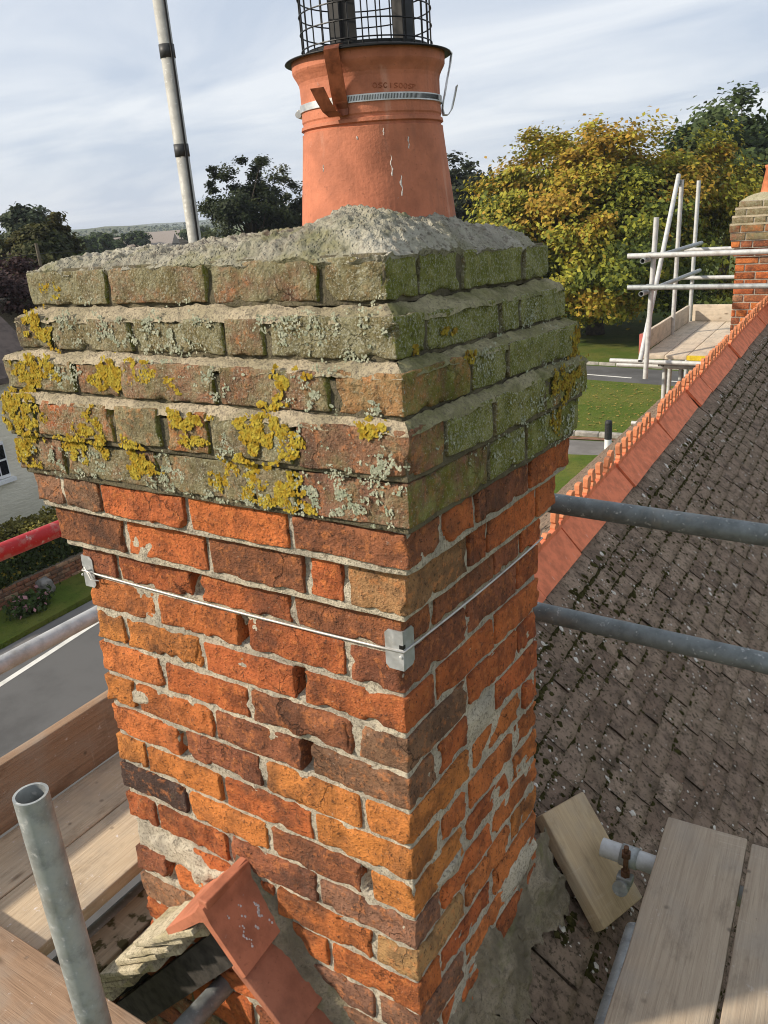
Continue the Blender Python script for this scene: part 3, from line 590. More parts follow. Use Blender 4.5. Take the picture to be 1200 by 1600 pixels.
# impressed maker's mark, hardly readable
tang = Vector((-(pw.y-CAM.y), pw.x-CAM.x, 0)).normalized()
acam = math.atan2(CAM.y-pw.y, CAM.x-pw.x)
mb = MB(); ltr = ['O', 'S', 'C', 'I', 'S', 'O', 'O', 'S', 'P']
for i, chh in enumerate(ltr):
    a = acam + R(4.0) + R(4.1)*i; rr = 0.1124; z = z_(0.2215)-0.0004*i
    P = lambda da, dz: (rr*math.cos(a+da), rr*math.sin(a+da), z+dz)
    hw, hh = 0.026, 0.0032
    seg = {'O': [(math.cos(t)*hw, math.sin(t)*hh) for t in np.linspace(0, 6.28, 9)], 'C': [(math.cos(t)*hw, math.sin(t)*hh) for t in np.linspace(0.8, 5.5, 8)], 'S': [(hw, hh*.8), (0, hh), (-hw, hh*.5), (hw, -hh*.5), (0, -hh), (-hw, -hh*.8)], 'I': [(0, hh), (0, -hh)], 'P': [(-hw, -hh), (-hw, hh), (hw, hh*.6), (-hw, 0)]}[chh]
    mb.path([P(*s_) for s_ in seg], 0.0007, 5)
obj('impressed_mark', mb.me('impressed_mark', plain('dark_terracotta', (0.36, 0.11, 0.05), 0.8)), pot)
# white lime runs on the pot
M_LIME = plain('white_lime', (0.66, 0.60, 0.54), 0.9, 0, 0.15, 400)
for (da, z0, ln, wd) in ((R(12), 0.125, 0.030, 0.0012), (R(18), 0.096, 0.030, 0.0017), (R(27), 0.150, 0.018, 0.0011), (R(8), 0.163, 0.010, 0.0008), (R(-42), 0.12, 0.010, 0.0009), (R(-12), 0.155, 0.005, 0.0013)):
    rz = lambda z: float(np.interp(z_(z), [p[1] for p in prof[:6]], [p[0] for p in prof[:6]]))+0.0003
    V = []; nq = 9
    for q in range(nq+1):
        zz = z0-ln*q/nq; a = acam+da+0.010*math.sin(q*1.3)*ln*30+random.uniform(-.004, .004); wq = wd*(0.25+random.random())/0.115*(0.4 if q in (0, nq) else 1); r_ = rz(zz)
        V += [(r_*math.cos(a-wq), r_*math.sin(a-wq), z_(zz)), ((r_+0.0006)*math.cos(a), (r_+0.0006)*math.sin(a), z_(zz)), (r_*math.cos(a+wq), r_*math.sin(a+wq), z_(zz))]
    obj('lime_run', mesh_np('lime_run', V, [(3*q+e_, 3*q+e_+1, 3*q+e_+4, 3*q+e_+3) for q in range(nq) for e_ in (0, 1)], M_LIME), pot)

cw = thing('chimney_cowl', 'black wire cage cowl strapped and clamped onto the terracotta pot', 'cowl', (pw.x, pw.y, 0.2775))
obj('flange', MB().lathe([(0.085, 0.006), (0.098, 0.0055), (0.104, 0.004), (0.1315, -0.003), (0.1325, -0.0045), (0.130, -0.0055), (0.104, 0.001), (0.085, 0.001)], 72).me('flange', M_BLACK, True), cw)
obj('collar', MB().lathe([(0.099, 0.004), (0.099, 0.009), (0.096, 0.009), (0.096, 0.004)], 72).me('collar', M_BLACK), cw)
HC = 0.26
for i in range(30):
    a = 2*math.pi*i/30; obj('upright_wire', MB().tube((0.102*math.cos(a), 0.102*math.sin(a), 0.004), (0.102*math.cos(a), 0.102*math.sin(a), HC), 0.0011, 6).me('upright_wire', M_BLACK), cw)
for i in range(11):
    z = 0.012+0.024*i; obj('hoop_wire', MB().path([(0.1035*math.cos(t), 0.1035*math.sin(t), z) for t in np.linspace(0, 2*math.pi, 49)[:-1]], 0.0011, 5, True).me('hoop_wire', M_BLACK), cw)
obj('top_plate', MB().lathe([(0.0, HC+0.03), (0.10, HC+0.012), (0.12, HC), (0.12, HC-0.004), (0.0, HC+0.02)], 60).me('top_plate', M_BLACK, True), cw)
for a in (acam-0.62, acam-0.30, acam+0.98, acam+2.4, acam+3.6):
    q = Quaternion((0, 0, 1), a); obj('support_leg', MB().box((0.078, -0.010, 0.004), (0.081, 0.010, HC+0.01)).me('support_leg', M_BLACK), cw, (0, 0, 0), q)
def strap(a, mat, hook=True):
    q = Quaternion((0, 0, 1), a); t_ = 0.0012; wd = 0.0122
    pts = [(0.118, 0.004), (0.1300, 0.0015), (0.1345, -0.004), (0.1320, -0.018), (0.1265, -0.038), (0.1215, -0.060), (0.1180, -0.072), (0.1165, -0.082), (0.1185, -0.0905), (0.1245, -0.0915), (0.1300, -0.084), (0.1335, -0.070), (0.1375, -0.052)]
    V = []; n = len(pts)
    for i, (r_, z) in enumerate(pts):
        sh = 0.0 if i < 8 else (0.0042*(i-8))
        w2 = wd*(1.0 if i < 9 else 0.92)
        for s_ in (-1, 1): V.append((r_, s_*w2-sh*1.6, z))
        for s_ in (-1, 1): V.append((r_-t_, s_*w2-sh*1.6, z-0.0003))
    F = []
    for i in range(n-1):
        b, c_ = 4*i, 4*i+4
        F += [(b, b+1, c_+1, c_), (b+3, b+2, c_+2, c_+3), (b+2, b, c_, c_+2), (b+1, b+3, c_+3, c_+1)]
    F += [(0, 2, 3, 1), (4*n-4, 4*n-3, 4*n-1, 4*n-2)]
    obj('strap', mesh_np('strap', V, F, mat), cw, (0, 0, 0), q)
strap(acam-0.40, M_STRAP); strap(acam+1.62, M_STEEL); strap(acam+3.7, M_STRAP)
bz = -0.0695
clamp = obj('band_clamp', MB().lathe([(0.1126, bz-0.0055), (0.1150, bz-0.0050), (0.1150, bz+0.0050), (0.1126, bz+0.0055)], 96).me('band_clamp', M_STEEL), cw)
mb = MB()
for i in range(74):
    a = acam-0.35+1.55*i/74; q = Matrix.Rotation(a, 4, 'Z'); b = MB().box((0.1149, -0.00045, bz-0.0033), (0.1154, 0.00045, bz+0.0033)); b.xf(q); mb.add(b.v, b.f)
obj('slots', mb.me('slots', M_BLACK), clamp)
mb = MB().tube((0.119, -0.010, bz-0.004), (0.119, 0.012, bz-0.004), 0.0052, 14); mb.box((0.1145, -0.007, bz-0.007), (0.122, 0.006, bz+0.004), 0.001)
obj('screw_housing', mb.me('screw_housing', M_STEEL), clamp, (0, 0, 0), Quaternion((0, 0, 1), acam-1.72))

# lashing wire and its corner plates
zw = -0.592; o_ = 0.0045
mb = MB(); pts = []
for a, b, n in (((-W_-o_, -o_), (o_, -o_), 14), ((o_, -o_), (o_, D_+o_), 12), ((o_, D_+o_), (-W_-o_, D_+o_), 6), ((-W_-o_, D_+o_), (-W_-o_, -o_), 6)):
    for i in range(n):
        t = i/n; sag = -0.004*math.sin(math.pi*t)
        pts.append(LP(a[0]+(b[0]-a[0])*t, a[1]+(b[1]-a[1])*t, zw+sag))
wr = thing('lashing_wire', 'thin pale wire lashed around the brick stack below the corbels', 'wire', LP(0, 0, zw))
mb.path([p-wr.location for p in pts], 0.0021, 8, True); obj('wire_loop', mb.me('wire_loop', galv('wire_zinc', (0.60, 0.58, 0.54), 0.5, 0.5, 0.2), True), wr)
mb = MB(); c0 = LP(-W_+0.02, -0.008, zw)-wr.location
for k in range(2): mb.path([c0+Vector((-0.02, 0, 0.002)), c0+Vector((-0.004, -0.004, 0.006+0.008*k)), c0+Vector((0.008, -0.004, 0.004-0.016*k)), c0+Vector((0.022+0.01*k, -0.003, -0.014+0.004*k))], 0.0015, 6)
obj('twisted_ends', mb.me('twisted_ends', galv('wire_zinc_light', (0.66, 0.64, 0.60), 0.5, 0.4, 0.2), True), wr)
def corner_plate(cx_, cy_, sx, sy, label, z0=zw, wd=0.030, hh=0.034):
    p = LP(cx_, cy_, z0); t = thing('corner_plate', label, 'bracket', p, 'corner plates of the lashing wire', LEAN)
    mb = MB(); t_ = 0.0016; c_ = 0.0065
    for ax in (0, 1):
        oct_ = [(0.0, -hh), (wd-c_, -hh), (wd, -hh+c_), (wd, hh-c_), (wd-c_, hh), (0.0, hh)]
        V = []
        for off in (0.0018, 0.0018+t_):
            for (u, z) in oct_:
                V.append((-sx*u if ax == 0 else sx*off, sy*off if ax == 0 else -sy*u, z) if ax == 0 else (sx*off, -sy*u, z))
        n = 6; F = [tuple(range(n)), tuple(range(2*n-1, n-1, -1))] + [(i, n+i, n+(i+1) % n, (i+1) % n) for i in range(n)]
        mb.add(V, F)
    mb.box((min(0, sx*0.0034), min(0, sy*0.0034), -hh), (max(0, sx*0.0034), max(0, sy*0.0034), hh))
    obj('plate', mb.me('plate', galv('plate_zinc', (0.50, 0.51, 0.51), 0.42, 0.6, 0.25)), t)
    hl = MB().box((sx*0.0036-0.004*sx-0.003, sy*0.0036-0.0006, 0.004), (sx*0.0036+0.0006, sy*0.0036+0.006, 0.0105)); obj('slot', hl.me('slot', M_BLACK), t)
    rv = MB().lathe([(0.0, 0.0025), (0.0022, 0.002), (0.0032, 0.0)], 12); obj('rivet', rv.me('rivet', M_GALVL), t, (sx*0.0030-0.004, sy*0.0036, -0.010), frame((1, 0, 0), (0, 0, 1), (0, sy, 0)) if False else Vector((0.3*sx, sy, 0)).to_track_quat('Z', 'Y'))
corner_plate(0, 0, 1, -1, 'small zinc corner plate holding the wire on the nearest brick edge')
corner_plate(-W_, 0, -1, -1, 'small zinc corner plate holding the wire on the left brick edge')

# aerial mast behind the stack
mt, mbm = Vector((-1.722, 1.42, 1.20)), Vector((-1.722, 1.42, -2.9))
ma = thing('aerial_mast', 'pale aluminium aerial mast with black cable behind the stack', 'mast', mbm)
dm = (mt-mbm)
obj('pole', MB().tube((0, 0, 0), dm, 0.0245, 24).me('pole', galv('mast_aluminium', (0.40, 0.39, 0.35), 0.6, 0.1, 0.4), True), ma)
side = Vector((_r2.x, _r2.y, 0)).normalized(); fr_ = Vector((CAM.x-mt.x, CAM.y-mt.y, 0)).normalized()
cb = [dm*t + side*(0.012+0.004*math.sin(9*t)) + fr_*0.0255 for t in np.linspace(0, 1, 24)]
obj('cable', MB().path(cb, 0.0042, 8).me('cable', M_BLACK, True), ma)
for t in ((0.614+2.9)/4.1, (0.297+2.9)/4.1):
    p = dm*t; obj('tape_band', MB().tube(p-dm.normalized()*0.021, p+dm.normalized()*0.021, 0.0268, 24).me('tape_band', plain('dark_tape', (0.05, 0.05, 0.05), 0.5, 0, 0.1), True), ma)

# ------------------------------------------------------------------ the house under the stack
AL = R(-2.0); PI_ = R(46.5)
DV = Vector((math.sin(AL), math.cos(AL), 0)); R0 = Vector((-0.385, 0, -1.195))
DR = Vector((math.cos(PI_)*math.cos(AL), -math.cos(PI_)*math.sin(AL), -math.sin(PI_))); NR = Vector((math.sin(PI_)*math.cos(AL), -math.sin(PI_)*math.sin(AL), math.cos(PI_)))
DL = Vector((-math.cos(PI_)*math.cos(AL), math.cos(PI_)*math.sin(AL), -math.sin(PI_))); NL = Vector((-math.sin(PI_)*math.cos(AL), math.sin(PI_)*math.sin(AL), math.cos(PI_)))
HB = Vector((-0.6, 4.5, G))
HOUSE = thing('tiled_house', 'house with mossy brown tiled roof and orange crested ridge beside the stack', 'house', HB)
def rp(u, v, h=0.0, side=1): return R0 + DV*u + (DR if side > 0 else DL)*v + (NR if side > 0 else NL)*h
k = NM('mossy_roof_tile', 0.93, spec=0.15); oi = k.n('ShaderNodeObjectInfo').outputs['Random']; n1 = k.noise(16, 6, 0.65); n2 = k.noise(75, 5, 0.65)
c = k.mix(oi, (0.195, 0.132, 0.095), (0.335, 0.245, 0.178)); c = k.mix(k.ramp(n1, 0.42, 0.68), c, (0.12, 0.085, 0.062)); c = k.mix(k.ramp(k.noise(3, 3), 0.45, 0.65, 0, 0.5), c, (0.27, 0.20, 0.14))
c = k.mix(k.ramp(n2, 0.50, 0.64, 0, 0.8), c, (0.05, 0.04, 0.024)); c = k.mix(k.ramp(k.noise(130, 5, 0.7), 0.62, 0.72, 0, 0.6), c, (0.40, 0.35, 0.30)); c = k.mix(k.ramp(k.noise(28, 4, 0.6, dist=1.0), 0.66, 0.74, 0, 0.5), c, (0.30, 0.13, 0.085))
k.col(c); k.bump(k.math('ADD', n2, k.math('MULTIPLY', n1, 0.7)), 0.9, 0.008); M_TILE = k.m
M_UNDER = plain('dark_batten_felt', (0.03, 0.026, 0.022), 0.95)
VMAX = 3.6
def roof_part(name, side, u0, u1, v0, v1, h, thick, mat):
    mb = MB(); a = [rp(u0, v0, h, side), rp(u1, v0, h, side), rp(u1, v1, h, side), rp(u0, v1, h, side)]; b = [p-(NR if side > 0 else NL)*thick for p in a]
    mb.add([p-HB for p in a+b], [(0, 1, 2, 3), (7, 6, 5, 4), (0, 4, 5, 1), (1, 5, 6, 2), (2, 6, 7, 3), (3, 7, 4, 0)])
    return obj(name, mb.me(name, mat), HOUSE)
SL_R = roof_part('roof_slope', 1, 0.02, 9.4, 0.0, VMAX, -0.012, 0.05, M_UNDER); tag(SL_R, 'mossy brown tiled slope facing the boards')
SL_L = roof_part('roof_slope', -1, 0.02, 9.4, 0.0, VMAX, -0.012, 0.05, M_UNDER); tag(SL_L, 'far tiled slope beyond the ridge')
GA, TW = 0.080, 0.140
def tile_mesh(seed):
    r = np.random.default_rng(seed); nxx, nyy = 8, 5
    us = np.linspace(-TW/2+0.0009, TW/2-0.0009, nxx+1); vs_ = np.linspace(-0.055, GA+0.006, nyy+1)
    U, Vv = np.meshgrid(us, vs_, indexing='ij'); cam_ = -0.0028*(U/(TW/2))**2
    T = 0.010+0.028*(Vv+0.055)/(GA+0.06); P = np.stack([U, Vv, T+cam_], -1).reshape(-1, 3)
    P[:, 2] += fbm(P, 28, 3, seed)*0.0016; tail = (np.abs(Vv-vs_[-1]) < 1e-6).ravel(); P[tail, 1] += r.normal(0, 0.0022, tail.sum()); P[:, 0] += r.normal(0, 0.0009, len(P))
    cor = tail & (np.abs(np.abs(P[:, 0])-TW/2) < 0.006); P[cor, 1] -= r.uniform(0, 0.004, cor.sum())
    B = P.copy(); B[:, 2] -= 0.015; n = len(P); I = np.arange(n).reshape(nxx+1, nyy+1)
    top = np.stack([I[:-1, :-1], I[1:, :-1], I[1:, 1:], I[:-1, 1:]], -1).reshape(-1, 4)
    ed = []
    for a in (I[:, -1], I[0, ::-1], I[-1, :]):
        for i in range(len(a)-1): ed.append((a[i], a[i+1], a[i+1]+n, a[i]+n))
    return np.concatenate([P, B]), np.concatenate([top, np.array(ed)])
TM = [tile_mesh(s) for s in range(8)]; TME = [mesh_np('roof_tile', V, F, M_TILE, True) for V, F in TM]
QR = frame(-DV, DR, NR); QL = frame(DV, DL, NL)
rt = random.Random(5); near_t = []; far_t = []
for side in (1, -1):
    row = 0; v = 0.075+GA*0.35
    while v < VMAX-0.05:
        row += 1; u = (0.07 if row % 2 else 0.0) - 0.07 + rt.uniform(-.008, .008)
        while u < 9.3:
            p = rp(u, v, 0.0, side)
            inst = -W_-0.02 < p.x < 0.035 and p.y < 0.60
            if not inst and p.y > -0.03 and not (side < 0 and p.y < 0.62 and p.x > -0.78):
                (near_t if side > 0 and 0.55 < u < 3.1 and v < 1.23 else far_t).append((side, u + rt.uniform(-.003, .003), v + rt.uniform(-.004, .004)))
            u += TW
        v += GA
near_t.sort(key=lambda t: (t[1]-1.2)**2*0.5 + (t[2]-0.6)**2); far_t += near_t[300:]; near_t = near_t[:300]
for i, (s_, u, v) in enumerate(near_t):
    q = QR @ Quaternion((0, 0, 1), rt.gauss(0, 0.011)) @ Quaternion((1, 0, 0), rt.gauss(0, 0.014)) @ Quaternion((0, 1, 0), rt.gauss(0, 0.016))
    obj('roof_tile', TME[i % 8], SL_R, rp(u, v, rt.uniform(0, 0.004))-HB, q)
for side, SLP in ((1, SL_R), (-1, SL_L)):
    Vs, Fs, b = [], [], 0
    for (s_, u, v) in far_t:
        if s_ != side: continue
        V, F = TM[rt.randrange(8)]; q = (QR if side > 0 else QL) @ Quaternion((0, 0, 1), rt.gauss(0, 0.014)) @ Quaternion((1, 0, 0), rt.gauss(0, 0.018)); m = np.array(q.to_matrix())
        Vs.append(V @ m.T + np.array(rp(u, v, rt.uniform(0, .003), side)-HB)); Fs.append(F+b); b += len(V)
    tag(obj('roof_tile', mesh_np('roof_tile', np.concatenate(Vs), np.concatenate(Fs), M_TILE, True), SLP), kind='stuff')
# moss cushions, crowded at the laps to stand in for shade lines; pale lichen spots
def blob_mesh(pts, mat, name, par, flat=0.55, k=7):
    V, F = [], []
    for (p, q, rad) in pts:
        b = len(V); m = q.to_matrix(); V.append(p + m @ Vector((0, 0, rad*flat)))
        for ring, rr, hh in ((0, 0.6, 0.75), (1, 1.0, 0.0)):
            for i in range(k):
                a = 2*math.pi*i/k + rt.uniform(-.3, .3); x = rad*rr*rt.uniform(.7, 1.3)
                V.append(p + m @ Vector((x*math.cos(a), x*math.sin(a)*1.25, rad*flat*hh*rt.uniform(.6, 1.2)-(0.002 if ring else 0))))
        F += [(b, b+1+i, b+1+(i+1) % k) for i in range(k)] + [(b+1+i, b+1+k+i, b+1+k+(i+1) % k, b+1+(i+1) % k) for i in range(k)]
    return tag(obj(name, mesh_np(name, V, F, mat, True), par), kind='stuff')
pts = []
for _ in range(34000):
    u = 0.5+7.5*rt.random()**1.7; v = 0.16+rt.random()**1.35*1.5
    dens = 0.8*vnoise(np.array([[u*1.6, v*1.9, 0.5]]), 3)[0] + (0.45 if v < 0.42 else (0.0 if v < 0.8 else -0.25))
    if rt.random() > 0.45+dens*0.8: continue
    if rt.random() < 0.8: v = 0.189+GA*round((v-0.189)/GA)+rt.uniform(.002, .013)  # most blobs snap below the tile tails, so dark moss doubles as lap shade
    p = rp(u, v, 0.009+0.028*(((v-0.109) % GA)+0.061)/0.14)
    if -W_ < p.x < 0.03 and p.y < 0.58: continue
    pts.append((p-HB, QR, rt.uniform(0.003, 0.0085)*(1.7 if rt.random() < 0.2 else 1)))
M_MOSS_SHADE = plain('roof_moss_lap_shade', (0.034, 0.030, 0.011), 0.98, 0, 0.3, 60, 0.8, 300, 0.05, dark=(0.065, 0.058, 0.02))
blob_mesh(pts, M_MOSS_SHADE, 'moss', HOUSE, 0.6)
pts = []
for _ in range(2600):
    u = 0.5+7*rt.random()**1.5; v = 0.15+1.4*rt.random()**1.5; p = rp(u, v, 0.0135+0.028*(((v-0.109) % GA)+0.061)/0.14)
    if -W_ < p.x < 0.03 and p.y < 0.58: continue
    pts.append((p-HB, QR, rt.uniform(0.0015, 0.0045)*(2.6 if rt.random() < 0.10 else 1)))
blob_mesh(pts, plain('white_roof_lichen', (0.62, 0.57, 0.50), 0.95, 0, 0.15, 80), 'white_lichen', HOUSE, 0.12)

# crested ridge tiles
RL = 0.40; LEG = 0.135; ca, sa = math.cos(PI_), math.sin(PI_)
def ridge_mesh():
    t_ = 0.014; o = [(-LEG*ca, -LEG*sa), (-LEG*ca*0.12, -LEG*sa*0.07), (0.0, 0.004), (LEG*ca*0.12, -LEG*sa*0.07), (LEG*ca, -LEG*sa), (LEG*ca-t_*sa*0.9, -LEG*sa-t_*ca*0.9), (0, -0.022), (-LEG*ca+t_*sa*0.9, -LEG*sa-t_*ca*0.9)]
    mb = MB(); n = len(o); g = 0.0045
    V = [(p[0], y, p[1]) for y in (g, RL-g) for p in o]
    mb.add(V, [(0, 1, 6, 7), (1, 2, 6), (2, 3, 6), (3, 4, 5, 6), (n+1, n, n+7, n+6), (n+2, n+1, n+6), (n+3, n+2, n+6), (n+4, n+3, n+6, n+5)] + [(i, n+i, n+(i+1) % n, (i+1) % n) for i in range(n)])
    mb.box((-0.011, 0.004, -0.006), (0.011, RL-0.004, 0.016), 0.003)
    return bevel(mb.me('ridge_tile', M_RIDGE), 0.0035)
RME = ridge_mesh()
def tooth_me(hh, broken=False):
    # cockscomb: narrow foot, round waist, squared head (profile in y-z, thickness along x)
    pr = [(-0.022, 0.012), (-0.024, 0.022), (-0.012, 0.034), (-0.021, 0.042), (-0.021, hh), (-0.015, hh+0.006), (0.015, hh+0.006), (0.021, hh), (0.021, 0.042), (0.012, 0.034), (0.024, 0.022), (0.022, 0.012)]
    if broken: pr = [(-0.024, 0.012), (-0.030, 0.020), (-0.012, 0.034), (0.012, 0.028), (0.030, 0.022), (0.024, 0.012)]
    return bevel(MB().prism(pr, -0.0110, 0.0110, 0).me('tooth', M_CREST), 0.002, 1)
T_OK, T_BR = tooth_me(0.080), tooth_me(0.080, True)
qz = Quaternion((0, 0, 1), -AL)
for i in range(20):
    u = 0.66 + RL*i
    if u > 8.15: break
    p = R0 + DV*u + Vector((0, 0, 0.052)); r_ = obj('ridge_tile', RME, HOUSE, p-HB + Vector((rt.gauss(0, .004), 0, rt.gauss(0, .003))), qz @ Quaternion((0, 0, 1), rt.gauss(0, .012)) @ Quaternion((0, 1, 0), rt.gauss(0, .02)) @ Quaternion((1, 0, 0), rt.gauss(0, .008)))
    for kx in range(4):
        br = (i < 4 and rt.random() < 0.42) or (4 <= i < 8 and rt.random() < 0.12)
        o_ = obj('tooth', T_BR if br else T_OK, r_, (rt.gauss(0, .0012), 0.05+0.10*kx+rt.gauss(0, .002), 0.002+rt.gauss(0, .0015)), Quaternion((1, 0, 0), rt.gauss(0, 0.04)) @ Quaternion((0, 1, 0), rt.gauss(0, 0.05)))
# gable verge in front of the stack
YF0 = -0.135
fr0 = Vector((-0.41, YF0, -1.188))
mb = MB(); t_ = 0.016; LG2 = 0.150
o = [(-0.125, -0.118), (-0.020, -0.018), (-0.006, 0.004), (0.006, 0.004), (0.022, -0.030), (0.095, -0.122), (0.084, -0.134), (0.010, -0.044), (0, -0.034), (-0.012, -0.040), (-0.118, -0.136)]
n = len(o); V = [(p[0], y, p[1]+(0.018*j if True else 0)) for j, y in enumerate((0.0, 0.155)) for p in o]
mb.add(V, [(0, 1, 9, 10), (1, 2, 8, 9), (2, 3, 8), (3, 4, 7, 8), (4, 5, 6, 7), (n+1, n, n+10, n+9), (n+2, n+1, n+9, n+8), (n+3, n+2, n+8), (n+4, n+3, n+8, n+7), (n+5, n+4, n+7, n+6)] + [(i, n+i, n+(i+1) % n, (i+1) % n) for i in range(n)])
mb.box((-0.012, 0.006, -0.004), (0.012, 0.15, 0.016), 0.003)
tag(obj('ridge_tile', bevel(mb.me('ridge_tile', terracotta('front_ridge_terracotta', (0.46, 0.165, 0.09), 0.7)), 0.004), HOUSE, fr0-HB), 'splashed orange ridge end tile on the gable in front of the stack')
pts = []; qd = Vector((0.783, 0.0, 0.622)).to_track_quat('Z', 'Y')
for (x, y, ln, wd) in ((0.046, 0.095, 0.034, 0.0042), (0.050, 0.045, 0.050, 0.0030), (0.030, 0.035, 0.010, 0.0028), (0.032, 0.065, 0.010, 0.003), (0.044, 0.060, 0.006, 0.004), (0.075, 0.10, 0.008, 0.003), (0.066, 0.07, 0.006, 0.0035)):
    for q in range(max(2, int(ln/0.0045))):
        x0 = x+ln*0.62*q/max(1, int(ln/0.0045)); yy = y+rt.uniform(-.002, .002)+0.004*math.sin(q); pts.append((fr0+Vector((x0, yy, -0.030-(x0-0.022)*1.26+0.018*(yy/0.155)+0.0006))-HB, qd, wd*rt.uniform(.6, 1.2)))
blob_mesh(pts, plain('white_splash', (0.62, 0.55, 0.52), 0.9, 0, 0.2, 200), 'dropping_stain', HOUSE, 0.14)
for i in range(7):
    x0 = -0.330 + 0.105*i; z0 = -1.306 - 0.121*i
    V, F = lattice_box((0, YF0+0.004+rt.uniform(-.004, .004), -0.018), (0.175, 0.03 if i > 0 else 0.015, 0.0), None, 0.003)
    m = Matrix.Rotation(R(48.5-4.5), 4, 'Y'); V = [m @ Vector(p) + Vector((0, 0, 0)) for p in V]
    o_ = obj('verge_tile', mesh_np('verge_tile', V, F, M_VERGE), HOUSE, Vector((x0-0.012, 0, z0+0.010))-HB)
# left verge: stepped thin tile ends bedded in pale mortar
for i in range(11):
    x0 = -0.475 - 0.052*i; z0 = -1.292 - 0.0555*i; hw = rt.uniform(-.012, .010)
    V, F = lattice_box((-0.17, YF0+hw, -0.013), (0.030, 0.06, 0.0), 0.016, 0.002); V = V.copy(); V += np.stack([fbm(V, 45, 3, 600+i+s)*0.0016 for s in (0, 9, 18)], -1)
    m = np.array(Matrix.Rotation(R(-46.5+13+rt.uniform(-3, 3)), 3, 'Y')); V = V @ m.T
    obj('verge_tile', mesh_np('verge_tile', V, F, M_PALEMORT), HOUSE, Vector((x0, 0, z0+0.014))-HB)
    if i % 2 == 0:
        V, F = lattice_box((-0.12, YF0+0.030, -0.040), (0.010, 0.05, -0.012), 0.014, 0.004); V = V.copy(); V += np.stack([fbm(V, 35, 3, 650+i+s)*0.003 for s in (0, 9, 18)], -1); V = V @ m.T
        obj('verge_bedding', mesh_np('verge_bedding', V, F, M_PALEMORT, True), HOUSE, Vector((x0, 0, z0+0.012))-HB)
m = np.array(Matrix.Rotation(R(-46.5), 3, 'Y'))
V, F = lattice_box((-0.20, -0.05, -0.035), (0.20, 0.05, 0.030), 0.010, 0.012); V = V.copy(); V += np.stack([fbm(V, 26, 4, 720+s)*0.008 for s in (0, 9, 18)], -1)
obj('bedding_mortar', mesh_np('bedding_mortar', V @ m.T, F, M_PALEMORT, True), HOUSE, Vector((-0.63, 0.01, -1.455))-HB)
# soffit boards and the gable wall
for s_ in (1, -1):
    mb = MB(); L_ = 3.6
    mb.box((0.13, -0.012, -0.135), (L_, 0.012, -0.055)); m = Matrix.Rotation(R(48) if s_ > 0 else R(180-48), 4, 'Y')
    if s_ < 0: mb = MB().box((0.13, -0.012, 0.055), (L_, 0.012, 0.135))
    mb.xf(m); obj('barge_board', mb.me('barge_board', plain('sooty_timber', (0.05, 0.043, 0.036), 0.85, 0, 0.3, 30, 0.5, 90)), HOUSE, Vector((-0.41, -0.055, -1.195))-HB)
mb = MB().prism([(-0.40, -1.36), (-3.6, -4.72), (-3.6, G), (2.8, G), (2.8, -4.72)], 0.010, 0.25, 1)
GW = obj('gable_wall', mb.me('gable_wall', mortar_material('mossy_wall_mortar', (0.20, 0.18, 0.09), (0.12, 0.11, 0.04), green=0.12)), HOUSE, -HB)
bm_me = []
for s in range(4):
    V, F = lattice_box((0, 0, 0), (0.213, 0.06, 0.064), 0.02, 0.005); V = V + np.stack([fbm(V, 42, 3, 900+s*7+q)*0.002 for q in (0, 3, 5)], -1); bm_me.append(mesh_np('wall_brick', V, F, M_BRICK, True))
for r_i in range(12):
    z = -1.55 - 0.075*r_i
    for j in range(9):
        x = -1.25 + 0.225*j + (0.11 if r_i % 2 else 0)
        if abs(x+0.106+0.40)*1.05 > -1.30-z-0.03: continue
        o_ = obj('wall_brick', bm_me[(j+r_i) % 4], GW, (x, 0.003, z)); o_.color = (*jit(PAL[rt.choice('RRrDo')], .2), rt.choice((0.1, 0.3, 0.55)))
mb = MB().box((-3.5, 9.0, G), (2.6, 9.25, -4.6)).box((-3.5, 0.26, G), (-3.3, 8.99, -4.62)).box((2.4, 0.26, G), (2.6, 8.99, -4.62)); obj('house_wall', mb.me('house_wall', plain('red_house_brick', (0.28, 0.11, 0.06), 0.9, 0, 0.2, 8, 0.4, 60)), HOUSE, -HB)
# mortar fillets where roof meets stack
def rough_strip(name, P0, P1, n, nv, fn, mat, seed, amp=0.006, lab=None):
    V = np.array([fn(i/n, kk/(nv-1)) for i in range(n+1) for kk in range(nv)], float); V += np.stack([fbm(V, 26, 3, seed+q)*amp for q in (0, 5, 10)], -1) + np.stack([vnoise(V*150, seed+q)*0.0016 for q in (1, 6, 11)], -1)
    F = np.array([(i*nv+kk, (i+1)*nv+kk, (i+1)*nv+kk+1, i*nv+kk+1) for i in range(n) for kk in range(nv-1)]); o = obj(name, mesh_np(name, V-np.array(HB), F, mat, True), HOUSE)
    if lab: o['label'] = lab
    return o
def ff(t, s):
    x = -0.435 + 0.50*t; zt_ = -1.142 - 0.86*(x+0.42) if x > -0.42 else -1.142; zb_ = -1.190 - 1.15*(x+0.42) - 0.03
    return (x + 0.012*(1-s), 0.012 - 0.06*(1-s)**1.2, zb_ + (max(zt_, zb_+0.05)-zb_)*s)
rough_strip('mortar_fillet', 0, 0, 70, 10, ff, M_FILLET, 40, 0.003, 'grey mortar fillet along the front of the stack')
def fr2(t, s):
    y = -0.06 + 0.68*t; zw_ = -1.465 + 0.05*t + 0.018*math.sin(17*t); xo = 0.078*(0.8+0.55*fbm(np.array([[t*9, 0.3, 0.7]]), 1.0, 4, 5)[0]); zo_ = rp(0, 0).z - math.tan(PI_)*(xo+0.385) + 0.040
    s2 = s; x = xo*(1-s2)**0.9 - 0.012*s2; z = zo_ + (zw_-zo_)*(s2**1.15)
    return (x, y, z)
